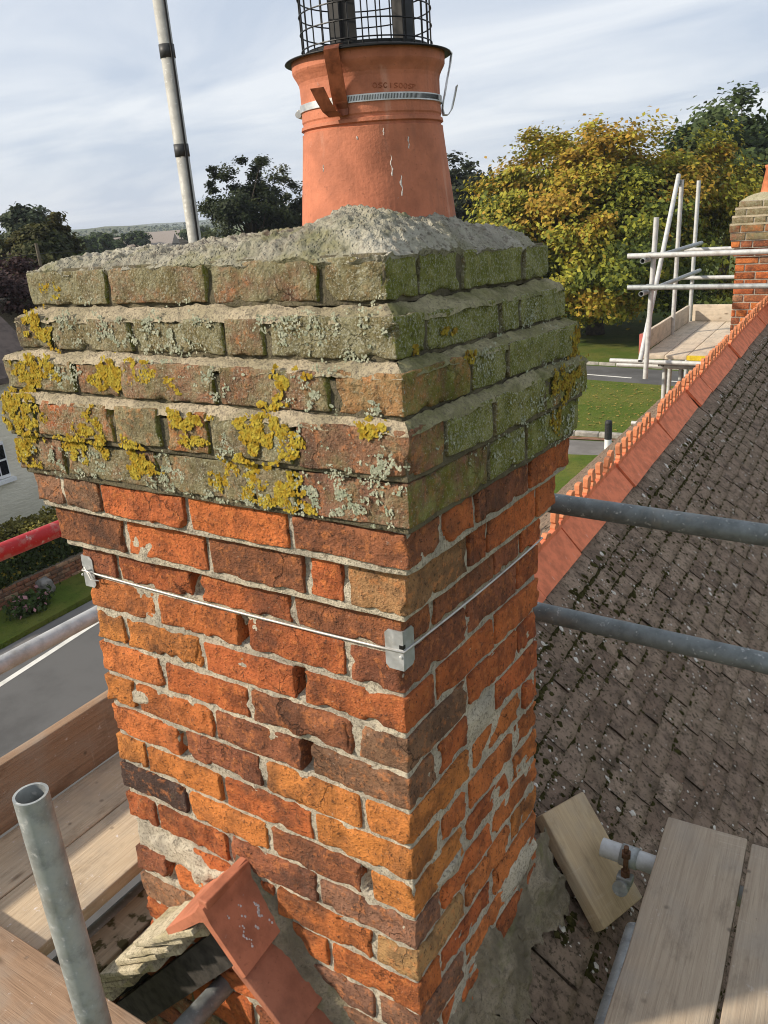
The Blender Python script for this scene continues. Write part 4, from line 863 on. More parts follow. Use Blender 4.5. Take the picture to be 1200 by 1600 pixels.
rough_strip('mortar_fillet', 0, 0, 140, 30, fr2, M_FILLET, 60, 0.013, 'lumpy grey mortar fillet at the foot of the shaded side')

# ------------------------------------------------------------------ scaffold beside the stack
TR = 0.02415
def scaffold_tube(label, a, b, mat=M_GALV, group='scaffold tubes', wall=0.004, end=None):
    a, b = Vector(a), Vector(b); o = obj('scaffold_tube', MB().tube((0, 0, 0), b-a, TR, 28, wall=wall).me('scaffold_tube', mat), None, a)
    for p in o.data.polygons: p.use_smooth = len(p.vertices) == 4
    o.data.set_sharp_from_angle(angle=R(40)); return tag(o, label, 'scaffold tube', group)
def board(label, a, direction, up, length, width=0.223, th=0.038, mat=M_WOOD, name='scaffold_board', group='scaffold boards', cat='board', seed=0, band=True):
    """a = the corner at the board's start, top face, left side looking along direction"""
    X = Vector(direction).normalized(); Z = Vector(up).normalized(); Y = Z.cross(X)
    V, F = lattice_box((0, -width, -th), (length, 0, 0), None, 0.004, (0.06, 0.03, None)); V = V.copy()
    V[:, 2] += fbm(V, 4, 2, seed)*0.0015; V[:, 1] += fbm(V, 6, 2, seed+4)*0.0015
    t = tag(obj(name, mesh_np(name, V, F, mat), None, a, frame(X, Y, Z)), label, cat, group); return t
YP = (0, 1, 0); UP = (0, 0, 1)
# right of the stack
scaffold_tube('upper dark guard rail tube crossing the roof right of the stack', (-0.55, 0.85, -0.640), (2.6, 0.85, -0.690), M_GALVD)
scaffold_tube('lower dark guard rail tube crossing the roof right of the stack', (-0.15, 0.85, -0.952), (2.6, 0.85, -1.000), M_GALVD)
bd = Vector((-0.055, 1.0, 0)).normalized(); nd = Vector((bd.y, -bd.x, 0))
b0 = Vector((0.229, 0.886, -1.50)); Lb = 2.6
board('clean brown board nearest the roof offcut, bottom right', b0-bd*Lb, bd, UP, Lb, 0.193, 0.036, M_WOODR, seed=1)
board('clean brown board at the right edge, beside the nearest roof board', b0+nd*0.203-bd*(Lb+0.012), bd, UP, Lb, 0.200, 0.036, M_WOODR, seed=2)
board('clean brown board third from the stack, right of frame', b0+nd*0.415-bd*(Lb-0.01), bd, UP, Lb, 0.200, 0.036, M_WOODR, seed=3)
scaffold_tube('short bright tube stub poking out from under the right boards', (0.092, 0.765, -1.563), (1.5, 0.765, -1.563), M_GALVL)
scaffold_tube('grey ledger tube under the left edge of the right boards', b0-bd*2.5+Vector((-0.012, 0, -0.105)), b0-bd*0.30+Vector((-0.012, 0, -0.105)), M_GALV)
scaffold_tube('cross tube under the near end of the right boards', (-0.1, -1.05, -1.563), (1.6, -1.05, -1.563), M_GALV)
# coupler on the stub
cp = thing('coupler', 'rusty tube coupler with bolt on the short stub', 'coupler', (0.165, 0.765, -1.563))
obj('saddle', MB().tube((-0.022, 0, 0), (0.022, 0, 0), 0.0275, 24, wall=0.003).me('saddle', M_GALV, True), cp)
obj('bolt', MB().tube((0, -0.036, -0.03), (0, -0.036, 0.062), 0.0065, 10).tube((0, -0.036, 0.030), (0, -0.036, 0.046), 0.0125, 6).tube((0, -0.036, -0.03), (0, -0.036, -0.016), 0.0125, 6).me('bolt', M_RUST), cp)
obj('flap', MB().box((-0.02, -0.05, -0.052), (0.02, -0.022, -0.030), 0.004).tube((-0.004, -0.066, -0.052), (-0.004, -0.040, -0.060), 0.020, 14).me('flap', M_GALV), cp)
# offcut block lying on the tiles
bx = Vector((0.205, -0.100, -0.201)).normalized(); hN = NR; by = hN.cross(bx).normalized(); hN = bx.cross(by)
V, F = lattice_box((0, 0, -0.036), (0.30, 0.205, 0), None, 0.004, (0.05, 0.05, None))
tag(obj('timber_offcut', mesh_np('timber_offcut', V, F, wood('offcut_wood', (0.50, 0.37, 0.22), (0.36, 0.25, 0.145), 0.08)), None, rp(0, 0, 0)*0 + Vector((-0.048, 0.700, -1.462)), frame(bx, by, hN)), 'short sawn board offcut lying on the mossy tiles', 'timber')
# left of the stack
board('pale splashed scaffold board nearest the stack, left platform', (-0.925, -1.2, -1.50), (0.0, 1, 0), UP, 3.6, 0.0001+0.22, 0.038, M_WOOD, seed=11).location.x = -1.142
board('pale splashed scaffold board between toe board and nearest board', (-1.342, -1.25, -1.50), YP, UP, 3.7, 0.196, 0.038, M_WOOD, seed=12)
tb = board('upright brown toe board along the left platform', (-1.345, -1.3, -1.300), YP, (1, 0, 0), 3.8, 0.200, 0.036, M_WOODD, seed=13)
board('brown board laid across the platform in front of the gable', (-1.35, -0.235, -1.455), (1, 0, 0), UP, 0.90, 0.223, 0.038, M_WOODD, seed=14)
board('moss-spotted board resting below the platform beside the verge', (-0.985, -0.35, -1.625), YP, UP, 1.2, 0.125, 0.03, M_WOODM, seed=15)
scaffold_tube('silver guard rail tube above the street, lower of the left pair', (-1.425, 0.03, -1.066), (-1.425, 2.2, -1.066), galv('silver_tube', (0.52, 0.52, 0.50), 0.5, 0.4, 0.5))
k = NM('red_painted_tube', 0.5, 0.1, 0.4); n1 = k.noise(25, 6, 0.7); cc = k.mix(k.ramp(n1, 0.5, 0.62), (0.42, 0.02, 0.022), (0.40, 0.12, 0.10)); cc = k.mix(k.ramp(k.noise(40, 5, 0.7), 0.6, 0.68, 0, 0.8), cc, (0.55, 0.48, 0.44)); k.col(cc)
scaffold_tube('red painted guard rail tube above the street, left edge', (-1.425, 0.03, -0.752), (-1.425, 0.62, -0.758), k.m)
scaffold_tube('grey standard tube with open end, bottom left foreground', (-0.353, -0.418, -2.4), (-0.353, -0.418, -0.676), M_GALV)
scaffold_tube('dark tube running under the left platform edge', (-0.975, -0.6, -1.645), (-0.955, 2.0, -1.640), M_GALVD)
scaffold_tube('standard tube outside the toe board beside the red rail', (-1.475, 0.78, G), (-1.475, 0.78, -0.66), M_GALV)
scaffold_tube('standard tube outside the toe board hidden behind the stack', (-1.50, 2.0, G), (-1.50, 2.0, -0.60), M_GALV)
scaffold_tube('cross tube carrying the left platform near the camera', (-1.6, -0.85, -1.563), (-0.1, -0.85, -1.563), M_GALV)
scaffold_tube('cross tube carrying the left platform behind the stack', (-1.6, 1.6, -1.563), (-0.86, 1.6, -1.563), M_GALV)
pt_ = thing('putlog_tube', 'grey tube with yellow taped end against the gable brickwork', 'scaffold tube', (-0.51, 0.005, -1.56), 'scaffold tubes')
d_ = Vector((-0.10, -0.30, -0.12)); obj('pipe', MB().tube((0, 0, 0), d_*2.2, TR, 24, wall=0.004).me('pipe', M_GALV, True), pt_)
obj('yellow_tape', MB().tube(d_*(-0.002), d_*0.045, TR+0.001, 24, wall=0.0045).me('yellow_tape', plain('yellow_tape', (0.55, 0.38, 0.03), 0.6, 0, 0.2)), pt_)

# ------------------------------------------------------------------ far stack and its scaffold
FO = Vector((-0.235, 8.2, -0.144))
FS = thing('chimney_stack', 'second brick chimney stack at the far end of the ridge', 'chimney', FO + Vector((0, 0, -1.6)), rot=Quaternion((0, 0, 1), R(2)))
fb = []
for s in range(4):
    V, F = lattice_box((0, 0, 0), (1, 1, 1), None, 0.06); fb.append(mesh_np('brick', V, F, M_BRICK))
for c in range(1, 21):
    e = E_[c-1]; zt = ZK[c-1]-J; zb = ZK[c]+J
    for axis in ('f', 'r', 'l'):
        if axis == 'f': xs = [-W_-e] + FRONT[21-c if c > 7 else c] + [e]
        else: xs = [-e] + RIGHT[c] + [D_+e]
        for i in range(len(xs)-1):
            if axis != 'f' and i == 0: continue
            a0 = xs[i]+(0.006 if i else 0); a1 = xs[i+1]-(0.006 if i < len(xs)-2 else 0)
            ch = (FC[c][0]+'RRR')[(i*2+1) % 4] if c < 6 else rt.choice('RrDDBro')
            if axis == 'f': lo, hi = (a0, -e, zb), (a1, -e+0.1, zt)
            elif axis == 'r': lo, hi = (e-0.1, a0, zb), (e, a1, zt)
            else: lo, hi = (-W_-e, a0, zb), (-W_-e+0.1, a1, zt)
            o_ = obj('brick', fb[(i+c) % 4], FS, (lo[0], lo[1], lo[2]+1.6)); o_.scale = (hi[0]-lo[0], hi[1]-lo[1], hi[2]-lo[2])
            cl = jit(PAL[ch], .2); o_.color = (*cl, (0.75 if c < 4 else 0.5) if c < 6 else 0.0)
mb = MB()
for c in range(1, 21):
    e = E_[c-1]-0.008; mb.box((-W_-e, -e, ZK[c]-0.0005*c), (e, D_+e, ZK[c-1]-0.0005*(c+1)))
obj('mortar_joints', mb.me('mortar_joints', mortar_material('far_mortar', (0.50, 0.44, 0.36), (0.36, 0.32, 0.26))), FS, (0, 0, 1.6))
V = []; n_ = 14
for i in range(n_+1):
    for j in range(n_+1):
        x, y = -W_+W_*i/n_, D_*j/n_; ed_ = min(x+W_, -x, y, D_-y); V.append((x, y, 0.0+0.085*(1-math.exp(-ed_/0.10))))
obj('flaunching', mesh_np('flaunching', V, np.array([(i*(n_+1)+j, (i+1)*(n_+1)+j, (i+1)*(n_+1)+j+1, i*(n_+1)+j+1) for i in range(n_) for j in range(n_)]), mortar_material('far_flaunching', (0.46, 0.42, 0.28), (0.36, 0.33, 0.2), green=0.05), True), FS, (0, 0, 1.6))
for c in (2, 3, 4):
    eo, ei = E_[c-1]+0.002, E_[c-2]; z0 = ZK[c-1]-0.008; mb = MB()
    mb.prism([(-eo, z0), (-ei, z0+0.018), (-ei+0.03, z0+0.018), (-ei+0.03, z0-0.002)], -W_-eo, eo, 0); obj('mortar_ledge', mb.me('mortar_ledge', M_LEDGE), FS, (0, 0, 1.6))
fpot = thing('chimney_pot', 'orange terracotta pot on the far stack, at the right edge', 'chimney pot', FO + Vector((-0.478, 0.27, 0.04)))
obj('pot_body', MB().lathe([(0.15, 0.0), (0.150, 0.02), (0.118, 0.24), (0.128, 0.25), (0.128, 0.275), (0.10, 0.275), (0.10, 0.0)], 40).me('pot_body', terracotta('far_pot_terracotta', (0.55, 0.18, 0.08), 0.1), True), fpot)

FG = 'far scaffold tubes'; ft = lambda lab, a, b, m=M_GALVL: scaffold_tube(lab, a, b, m, FG)
ft('upper pale rail across the front of the far scaffold', (-1.80, 7.2, -0.557), (1.2, 7.2, -0.553))
ft('lower grey rail across the front of the far scaffold', (-1.79, 7.2, -0.850), (1.2, 7.2, -0.853), M_GALV)
ft('near left standard of the far scaffold, lower than the others', (-1.60, 7.26, -1.75), (-1.56, 7.26, -0.22))
ft('slanting brace tube of the far scaffold', (-1.69, 7.38, -1.60), (-1.80, 9.0, 0.15))
ft('middle standard of the far scaffold behind the toe board', (-1.84, 9.07, G), (-1.775, 9.05, 0.10))
ft('far corner standard of the far scaffold', (-1.87, 10.15, G), (-1.835, 10.15, 0.08))
ft('far upper rail behind the far stack', (-1.95, 10.1, -0.725), (0.6, 10.1, -0.72))
ft('far lower rail behind the far stack', (-1.95, 10.1, -1.065), (0.6, 10.1, -1.06))
ft('upper side rail of the far scaffold', (-1.63, 7.1, -0.598), (-1.78, 10.25, -0.655), M_GALV)
ft('lower side rail of the far scaffold', (-1.63, 7.1, -0.900), (-1.78, 10.25, -0.990), M_GALV)
ft('upper tube under the far platform, sticking out left', (-2.10, 7.70, -1.668), (-0.75, 7.70, -1.668))
ft('lower tube under the far platform, sticking out left', (-2.10, 7.95, -1.760), (-0.75, 7.95, -1.760))
ft('left pale leg under the far platform', (-1.60, 8.02, G), (-1.60, 8.02, -1.70))
ft('right pale leg under the far platform', (-1.43, 8.02, G), (-1.43, 8.02, -1.70))
ft('short stub low beside the lawn, left of the ridge', (-1.93, 8.0, -2.425), (-1.45, 8.0, -2.440))
cpl = MB().tube((0, 0, -0.022), (0, 0, 0.022), 0.029, 14).tube((-0.026, 0.0, 0), (0.026, 0.0, 0), 0.029, 14).tube((0.0, -0.045, -0.012), (0.0, 0.0, -0.012), 0.008, 8).me('coupler', M_GALVD)
for i, (p, lab) in enumerate((((-1.585, 7.22, -0.557), 'coupler joining upper front rail and near left standard, far scaffold'), ((-1.59, 7.22, -0.850), 'coupler joining lower front rail and near left standard, far scaffold'), ((-1.60, 7.86, -1.715), 'left coupler under the far platform edge'), ((-1.20, 7.86, -1.715), 'right coupler under the far platform edge'), ((-1.80, 9.03, 0.07), 'coupler at the top of the slanting brace, far scaffold'))):
    tag(obj('coupler', cpl, None, p), lab, 'coupler', 'far scaffold couplers')
for i, (x, lab) in enumerate(((-1.76, 'left board of the far platform beside its toe board'), (-1.535, 'middle board of the far platform'), (-1.31, 'right board of the far platform with yellow end'))):
    o_ = board(lab, (x, 7.72, -1.60), (-0.03, 1, 0), UP, 2.36, 0.219, 0.04, M_WOODF, seed=30+i, group='far scaffold boards')
    if i == 2: obj('yellow_end_band', MB().box((-0.004, -0.221, -0.042), (0.035, 0.002, 0.002)).me('yellow_end_band', plain('yellow_paint', (0.70, 0.50, 0.03), 0.6, 0, 0.15)), o_)
o_ = board('pale toe board on the left side of the far platform', (-1.775, 7.76, -1.395), (-0.02, 1, 0), (1, 0.02, 0), 2.25, 0.205, 0.036, M_WOODF, seed=41, group='far scaffold boards')
obj('red_end_band', MB().box((-0.004, -0.207, -0.038), (0.05, 0.002, 0.002)).me('red_end_band', plain('faded_red_paint', (0.55, 0.16, 0.13), 0.7, 0, 0.15)), o_)
board('pale toe board closing the far end of the far platform', (-1.80, 10.09, -1.395), (1, 0.0, 0), (0, -1, 0), 1.2, 0.205, 0.036, M_WOODF, seed=42, group='far scaffold boards').rotation_quaternion = frame((1, 0, 0), (0, 0, 1), (0, -1, 0))

# ------------------------------------------------------------------ across the street
cream = thing('cream_house', 'cream rendered house across the street, left edge', 'house', (-18.0, 9.5, G))
k = NM('cream_render', 0.9, spec=0.15); k.col(k.mix(k.ramp(k.noise(1.2, 5), 0.4, 0.7), (0.80, 0.74, 0.60), (0.72, 0.66, 0.53))); k.bump(k.noise(3.5, 5, 0.6, k.mapv(k.pos, (1, 1, 4))), 0.5, 0.05); MC = k.m
mb = MB().box((-6, -9, 0), (0, 2.9, 3.75)); obj('wall', mb.me('wall', MC), cream)
mb = MB().prism([(-6.4, 3.72), (0.35, 3.72), (0.35, 3.86), (-3.0, 6.3), (-6.4, 3.86)], -9.4, 2.2, 1); obj('roof', mb.me('roof', plain('slate_brown', (0.13, 0.10, 0.085), 0.9, 0, 0.2, 4, 0.5, 20)), cream)
MWH = plain('white_paint', (0.80, 0.80, 0.78), 0.5, 0, 0.05)
wn_ = obj('window', MB().box((0.002, -0.16, 1.42), (0.05, 0.58, 2.33)).me('window', MWH), cream)
obj('sill', MB().box((0.002, -0.24, 1.30), (0.14, 0.66, 1.40)).me('sill', MWH), wn_); 
M_GLASS = NM('window_glass', 0.08, 0, 0.6).col((0.015, 0.017, 0.02)).m
for a in range(3):
    for b in range(2):
        y0 = -0.12+0.235*a; z0 = 1.50+0.40*b; obj('pane', MB().box((0.051, y0, z0), (0.056, y0+0.20, z0+0.35)).me('pane', M_GLASS), wn_)
brk = thing('brick_outbuilding', 'dark red brick building with grey coping beyond the cream house', 'building', (-24, 16.5, G))
mb = MB().box((-7, -6.5, 0), (0, 3.0, 5.0)); WL = obj('wall', mb.me('wall', plain('dark_wall_mortar', (0.24, 0.20, 0.16), 0.95)), brk)
V, F = lattice_box((0, 0, 0), (0.05, 0.42, 0.13), None, 0.01); bme = mesh_np('wall_brick', V, F, M_BRICK)
for r_i in range(24):
    for j in range(7):
        o_ = obj('wall_brick', bme, WL, (-0.02, -0.35+0.455*j+(0.22 if r_i % 2 else 0), 1.3+0.151*r_i)); o_.color = (*jit(PAL[rt.choice('rDDB')], .2), 0.1)
obj('coping', MB().box((-7.1, -6.6, 5.0), (0.12, 3.1, 5.16), 0.02).me('coping', M_KERB), brk)
obj('downpipe', MB().tube((0.08, 0.0, 0), (0.08, 0.0, 4.6), 0.06, 12).me('downpipe', MWH), brk)
# garden wall with stone courses, hedge on top
gw = thing('garden_wall', 'low weathered brick garden wall along the street verge', 'wall', (-13.9, -4, G))
mb = MB().box((-0.22, -12, 0), (-0.02, 19.0, 0.50)); obj('core', mb.me('core', mortar_material('garden_wall_mortar', (0.33, 0.27, 0.2), (0.22, 0.18, 0.13), sc=0.1)), gw)
gwb = [mesh_np('brick', *lattice_box((0, 0, 0), (0.05, 0.29, 0.075), None, 0.012), M_BRICK)]
for r_i in range(6):
    for j in range(24):
        o_ = obj('brick', gwb[0], gw, (-0.045+rt.uniform(-.008, .008), 8.3+0.31*j+(0.15 if r_i % 2 else 0), 0.01+0.084*r_i)); o_.color = (*jit(rt.choice(((0.30, 0.15, 0.085), (0.24, 0.11, 0.065), (0.38, 0.25, 0.16), (0.2, 0.12, 0.08))), .2), 0.12)
M_LEAF = leafmat('leaf')
def leaves(P, Nrm, size, cols, aspect=0.6, seed=0):
    """one rhombic leaf per point"""
    r = np.random.default_rng(seed); n = len(P); N_ = Nrm + r.normal(0, 0.6, (n, 3)); N_ /= np.linalg.norm(N_, axis=1, keepdims=True)
    A = np.cross(N_, r.normal(0, 1, (n, 3))); A /= np.linalg.norm(A, axis=1, keepdims=True); B = np.cross(N_, A)
    s = size*(0.6+0.8*r.random((n, 1))); V = np.stack([P-A*s, P+B*s*aspect, P+A*s, P-B*s*aspect], 1); V[:, 1] += N_*s*0.18; V[:, 3] += N_*s*0.18
    return V.reshape(-1, 3), np.arange(4*n).reshape(n, 4), np.repeat(cols, 4, axis=0)
def rgba(c): return np.concatenate([np.clip(c, 0.002, 1), np.ones((len(c), 1))], 1)
def hedge(name, label, lo, hi, n, seed, top, side_shade, size=0.045):
    r = np.random.default_rng(seed); lo, hi = np.array(lo), np.array(hi); t = thing(name, label, 'hedge', ((lo[0]+hi[0])/2, (lo[1]+hi[1])/2, lo[2])); L0 = np.array(t.location)
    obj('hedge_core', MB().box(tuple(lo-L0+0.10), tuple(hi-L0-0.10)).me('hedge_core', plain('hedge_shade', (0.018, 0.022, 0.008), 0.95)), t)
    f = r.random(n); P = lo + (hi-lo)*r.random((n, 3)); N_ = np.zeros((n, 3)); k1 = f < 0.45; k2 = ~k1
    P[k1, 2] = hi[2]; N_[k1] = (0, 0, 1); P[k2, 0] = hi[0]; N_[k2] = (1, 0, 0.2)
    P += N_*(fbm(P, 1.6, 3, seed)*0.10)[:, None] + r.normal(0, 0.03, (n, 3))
    c = np.where(k1[:, None], np.array(top), np.array(side_shade))*(0.6+0.8*r.random((n, 1))); c *= (1+0.35*fbm(P, 2.2, 2, seed+3))[:, None]; yl_ = r.random(n) < 0.06; c[yl_] = np.array((0.30, 0.24, 0.04))  # sunlit top and shaded side are put into the leaf colours
    V, F, C_ = leaves(P-L0, N_, size, rgba(c), 0.65, seed); tag(obj('foliage', mesh_np('foliage', V, F, M_LEAF, cols=C_), t), kind='stuff')
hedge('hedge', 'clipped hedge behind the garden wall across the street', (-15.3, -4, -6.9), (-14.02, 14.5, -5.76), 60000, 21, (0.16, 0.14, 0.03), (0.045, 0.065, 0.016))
# flowering shrub and a stone on the verge
r = np.random.default_rng(3); n = 900; P = r.normal(0, 1, (n, 3))*np.array((0.13, 0.20, 0.10))+np.array((0, 0, 0.16)); c = np.array((0.05, 0.08, 0.02))*(0.6+0.8*r.random((n, 1))); k_ = r.random(n) < 0.07; c[k_] = (0.50, 0.26, 0.28)
V, F, C_ = leaves(P, P*1.0, 0.05, rgba(c), 0.7, 5); sh = thing('flowering_shrub', 'small shrub with pale pink flowers at the garden wall foot', 'shrub', (-13.30, 7.05, G+0.1)); obj('foliage', mesh_np('foliage', V, F, M_LEAF, cols=C_), sh)
V, F = lattice_box((-0.16, -0.14, 0), (0.16, 0.14, 0.34), 0.05, 0.09); V = V + np.stack([fbm(V, 7, 3, q)*0.03 for q in (1, 4, 8)], -1)
tag(obj('boulder', mesh_np('boulder', V, F, plain('grey_stone', (0.26, 0.245, 0.22), 0.95, 0, 0.2, 8, 0.6, 40), True), None, (-13.72, 7.72, G+0.1)), 'small grey stone standing against the garden wall', 'stone')

# ------------------------------------------------------------------ trees
def bark(name='bark'): return plain(name, (0.075, 0.055, 0.038), 0.95, 0, 0.3, 6, 0.8, 20)
M_BARK = bark()
def tree(label, base, centre, rad, n_clump, n_leaf, size, pal, seed, clump=0.16, trunk=0.3, name='tree', shell=0.55, low=0.35, limbs=26, flat=1.0):
    r = np.random.default_rng(seed); rr = random.Random(seed); centre = np.array(centre, float); rad = np.array(rad, float); base = np.array(base, float)
    t = thing(name, label, 'tree', tuple(base))
    d = r.normal(0, 1, (n_clump, 3)); d /= np.linalg.norm(d, axis=1, keepdims=True); d[:, 2] = np.where(d[:, 2] < -low, -d[:, 2]*0.6, d[:, 2])
    q = (shell + (1-shell)*r.random((n_clump, 1))**0.6); wob = 1+0.34*fbm(d*1.0, 2.4, 3, seed)[:, None]
    Cc = centre + d*q*wob*rad; cs = clump*rad.mean()*(0.5+0.9*r.random(n_clump))
    ci = r.integers(0, n_clump, n_leaf); off = r.normal(0, 1, (n_leaf, 3)); off *= (cs[ci]*0.55)[:, None]; off[:, 2] *= 0.6*flat
    P = Cc[ci] + off; pal = np.array(pal); tone = np.clip(0.5+0.55*fbm(Cc, 0.35, 2, seed+5)+r.normal(0, 0.22, n_clump), 0, 0.999)
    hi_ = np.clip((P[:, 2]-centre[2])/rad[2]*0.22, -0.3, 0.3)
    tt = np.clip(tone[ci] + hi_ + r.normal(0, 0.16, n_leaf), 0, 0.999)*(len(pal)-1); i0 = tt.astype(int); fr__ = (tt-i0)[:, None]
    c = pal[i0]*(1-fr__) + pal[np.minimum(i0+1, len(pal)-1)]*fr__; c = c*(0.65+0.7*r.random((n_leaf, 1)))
    N_ = (P-centre)/rad + np.array((0, 0, 0.6))
    V, F, C_ = leaves(P-base, N_, size, rgba(c), 0.6, seed+1); tag(obj('crown', mesh_np('crown', V, F, M_LEAF, cols=C_), t), kind=None)
    mb = MB(); B = Vector((0, 0, 0)); top = Vector(centre-base); fork = top*0.0 + Vector((top.x*0.5, top.y*0.5, max(0.5, (centre[2]-base[2]-rad[2]*0.55))))
    mb.path([B-Vector((0, 0, 0.2)), B*0.5+fork*0.5+Vector((rr.gauss(0, .1), rr.gauss(0, .1), 0)), fork, top], [trunk*1.25, trunk*0.9, trunk*0.75, trunk*0.3], 10)
    for i in range(limbs):
        e_ = Vector(Cc[i % n_clump]-base); s_ = fork.lerp(top, rr.random()*0.9); m_ = s_.lerp(e_, 0.5)+Vector((rr.gauss(0, .3), rr.gauss(0, .3), 0.12*rad[2]*rr.random()))
        mb.path([s_, m_, e_], [trunk*0.32, trunk*0.17, trunk*0.05], 6)
    obj('trunk', mb.me('trunk', M_BARK, True), t); return t
GRN = [(0.026, 0.042, 0.013), (0.05, 0.075, 0.019), (0.075, 0.10, 0.026)]
AUT = [(0.050, 0.070, 0.012), (0.13, 0.155, 0.019), (0.25, 0.255, 0.027), (0.35, 0.30, 0.029), (0.33, 0.195, 0.022)]
OLV = [(0.03, 0.04, 0.010), (0.06, 0.062, 0.014), (0.085, 0.075, 0.018)]
tree('large horse chestnut turning yellow behind the far scaffold', (-13.2, 40.5, G), (-13.3, 40.6, -2.1), (7.0, 5.8, 4.6), 430, 170000, 0.112, AUT, 101, 0.14, 0.42, 'chestnut_tree', 0.50, 0.75, 40)
tree('dark green tree behind the chestnut, upper right', (-10.5, 57, G), (-10.0, 57.5, -0.6), (6.0, 5, 5.3), 190, 30000, 0.20, GRN, 102, 0.17, 0.35)
tree('dark green tree at the right edge behind the far stack', (-2.8, 55, G), (-3.2, 55.5, -1.8), (5.0, 5, 5.4), 170, 26000, 0.20, GRN, 103, 0.18, 0.35)
tree('dull green tree between chestnut and pot, far behind', (-29.5, 57, G), (-29.5, 57, -1.2), (2.6, 2.6, 4.2), 90, 12000, 0.20, [(0.02, 0.028, 0.012), (0.04, 0.05, 0.02), (0.05, 0.055, 0.03)], 104, 0.2, 0.2)
tree('tall dark spreading tree between the mast and the pot', (-35.6, 40.0, G), (-35.4, 40.2, -0.7), (3.3, 3.3, 4.2), 100, 22000, 0.105, [(0.016, 0.024, 0.010), (0.03, 0.042, 0.012), (0.046, 0.055, 0.014)], 105, 0.135, 0.28, shell=0.30)
tree('pale thin tree just left of the pot', (-37.0, 46.5, G), (-36.4, 46.8, -2.0), (2.4, 2.4, 4.6), 80, 9000, 0.13, [(0.03, 0.04, 0.02), (0.06, 0.07, 0.03), (0.10, 0.10, 0.05)], 106, 0.16, 0.15, shell=0.3)
tree('dark hedge-like tree at the foot of the spreading tree', (-32.5, 43.5, G), (-32.8, 43.2, -3.0), (4.6, 3.0, 3.4), 120, 16000, 0.15, [(0.012, 0.02, 0.008), (0.025, 0.035, 0.010), (0.04, 0.05, 0.014)], 107, 0.2, 0.2)
tree('bluish green tree at the far left edge', (-57.5, 39, G), (-56.6, 39.2, -0.6), (2.1, 2.1, 2.9), 110, 14000, 0.18, [(0.022, 0.034, 0.016), (0.045, 0.06, 0.026), (0.06, 0.075, 0.034)], 108, 0.18, 0.25)
tree('olive rounded tree left of the stack top', (-41.5, 28.6, G), (-41.3, 28.7, -1.6), (2.0, 2.0, 2.4), 130, 20000, 0.14, OLV, 109, 0.2, 0.25)
tree('dark rounded tree behind the olive one, far left', (-45.5, 26.5, G), (-45.5, 26.5, -2.2), (2.6, 2.4, 2.6), 110, 14000, 0.16, GRN, 110, 0.2, 0.25)
tree('purple-leaved bush by the utility wire, left edge', (-24.5, 15.5, G), (-24.3, 15.3, -2.0), (1.7, 1.6, 1.5), 70, 9000, 0.08, [(0.022, 0.012, 0.013), (0.045, 0.022, 0.022), (0.07, 0.04, 0.035)], 111, 0.22, 0.12)
for i, (px, py, cz, rx, rz, lab) in enumerate(((-104.5, 81.5, -2.9, 2.5, 2.1, 'small rounded tree in the hazy valley, nearest the stack top left'), (-93.9, 76.7, -2.5, 0.8, 2.2, 'narrow dark conifer in the hazy valley'), (-123.8, 108, -2.7, 2.6, 1.7, 'low wide tree in the hazy valley'), (-128, 104, -3.6, 3.6, 1.6, 'flat dark tree in the hazy valley beside the low wide one'), (-185, 150, -3.4, 5, 2.4, 'broad tree far out in the hazy valley'), (-150, 150, -3.4, 4, 2.2, 'tree far out in the valley just left of the mast'))):
    tree(lab, (px, py, G), (px, py, cz), (rx, rx, rz), 60, 5000, 0.05*rx+0.12, GRN, 120+i, 0.2, 0.3)
# utility pole and wire
up_ = thing('utility_pole', 'thin wooden utility pole with a wire, far left', 'pole', (-36.4, 25.2, G))
obj('pole', MB().tube((0, 0, 0), (0, 0, 6.6), 0.10, 10, 0.08).me('pole', plain('pole_wood', (0.16, 0.13, 0.09), 0.9)), up_)
obj('wire', MB().path([(0.0, 0.0, 6.1), (-6, -6, 5.75), (-13, -13, 5.6)], 0.018, 5).path([(0.0, 0.0, 6.1), (8, 10, 6.0), (16, 20, 6.2)], 0.012, 5).me('wire', M_BLACK), up_)
# low rooftops in the valley
for i, (x, y, lab) in enumerate(((-128, 112, 'low barn with pale roof in the hazy valley'), (-172, 160, 'second low pale roof farther out in the hazy valley'))):
    t = thing('barn', lab, 'barn', (x, y, G)); q = Quaternion((0, 0, 1), 0.6); obj('wall', MB().box((-7, -4, 0), (7, 4, 3.0)).me('wall', plain('barn_wall', (0.25, 0.19, 0.15), 0.9)), t, (0, 0, 0), q)
    obj('roof', MB().prism([(-4.4, 3.0), (4.4, 3.0), (0, 5.2)], -7.4, 7.4, 0).me('roof', plain('barn_roof', (0.34, 0.29, 0.25), 0.9)), t, (0, 0, 0), q)

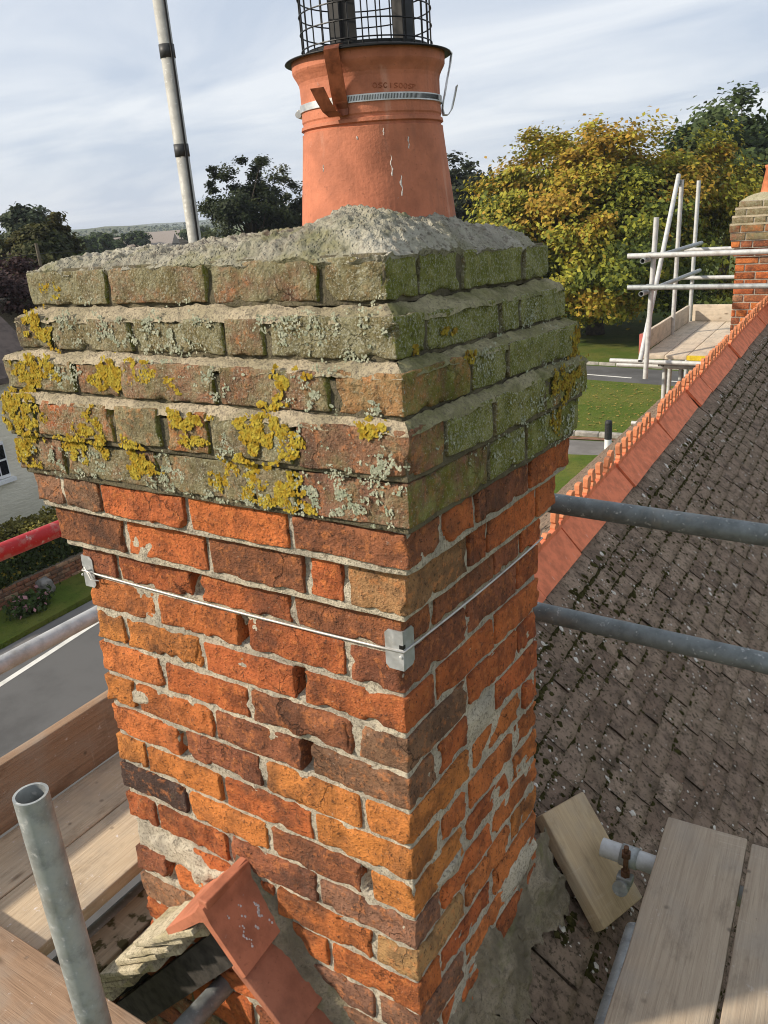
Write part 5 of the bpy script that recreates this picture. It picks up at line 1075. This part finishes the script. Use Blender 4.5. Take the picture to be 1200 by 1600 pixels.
# ------------------------------------------------------------------ hills, far woods and haze
M_HILL = grassmat('hill_fields', (0.06, 0.085, 0.03), (0.13, 0.125, 0.06), (0.035, 0.05, 0.02), 0.006)
def ridge_line(name, dist, h, seed, depth):
    A0, A1, n = R(-100), R(70), 220; V = []; F = []
    for i in range(n+1):
        a = A0+(A1-A0)*i/n; dx, dy = math.sin(a), math.cos(a); p = np.array([[a*9, dist*0.01, 0.0]]); hh = h*(0.55+0.45*fbm(p, 1.0, 3, seed)[0]) + h*0.10*vnoise(p*14, seed+2)[0]
        V += [(dx*dist, dy*dist, G-1), (dx*(dist+depth*.5), dy*(dist+depth*.5), G+max(0.5, hh)), (dx*(dist+depth), dy*(dist+depth), G-1)]
    F = [(3*i+k, 3*i+3+k, 3*i+4+k, 3*i+1+k) for i in range(n) for k in (0, 1)]
    tag(obj(name, mesh_np(name, V, np.array(F), M_HILL, True)), kind='structure')
ridge_line('hills', 900, 9, 1, 260); ridge_line('hills', 1900, 17, 2, 700); ridge_line('hills', 3600, 30, 3, 1200)
def far_wood(label, dist, n, size, seed):
    r = np.random.default_rng(seed); a = np.radians(r.uniform(-95, 65, n)); k_ = fbm(np.stack([a*14, a*0, a*0+seed], -1), 1.0, 3, seed) > -0.05; a = a[k_]; n = len(a)
    P = np.stack([np.sin(a)*dist, np.cos(a)*dist, G+r.random(n)**1.5*size*1.6], -1)*1.0; P[:, :2] *= (1+r.random((n, 1))*0.12)
    c = np.array((0.035, 0.05, 0.018))*(0.6+0.8*r.random((n, 1))); V, F, C_ = leaves(P, np.tile((0, 0, 1.0), (n, 1)), size*0.28, rgba(c), 0.8, seed)
    tag(obj('woodland', mesh_np('woodland', V, F, M_LEAF, cols=C_)), label, 'wood', kind='stuff')
far_wood('belt of dark trees across the near valley', 330, 16000, 2.2, 1); far_wood('hazy belt of woodland on the middle hills', 800, 14000, 4.0, 2)
k = bpy.data.materials.new('air_haze'); k.use_nodes = True; k.node_tree.nodes.clear(); vo = k.node_tree.nodes.new('ShaderNodeVolumePrincipled'); ou = k.node_tree.nodes.new('ShaderNodeOutputMaterial')
vo.inputs['Color'].default_value = (0.80, 0.88, 1.0, 1); vo.inputs['Density'].default_value = 0.00028; vo.inputs['Anisotropy'].default_value = 0.0; k.node_tree.links.new(vo.outputs[0], ou.inputs['Volume'])
tag(obj('haze', MB().box((-5600, -5600, G-3), (5600, 5600, 34)).me('haze', k)), 'thin blue autumn haze over the valley', 'haze', kind='stuff')
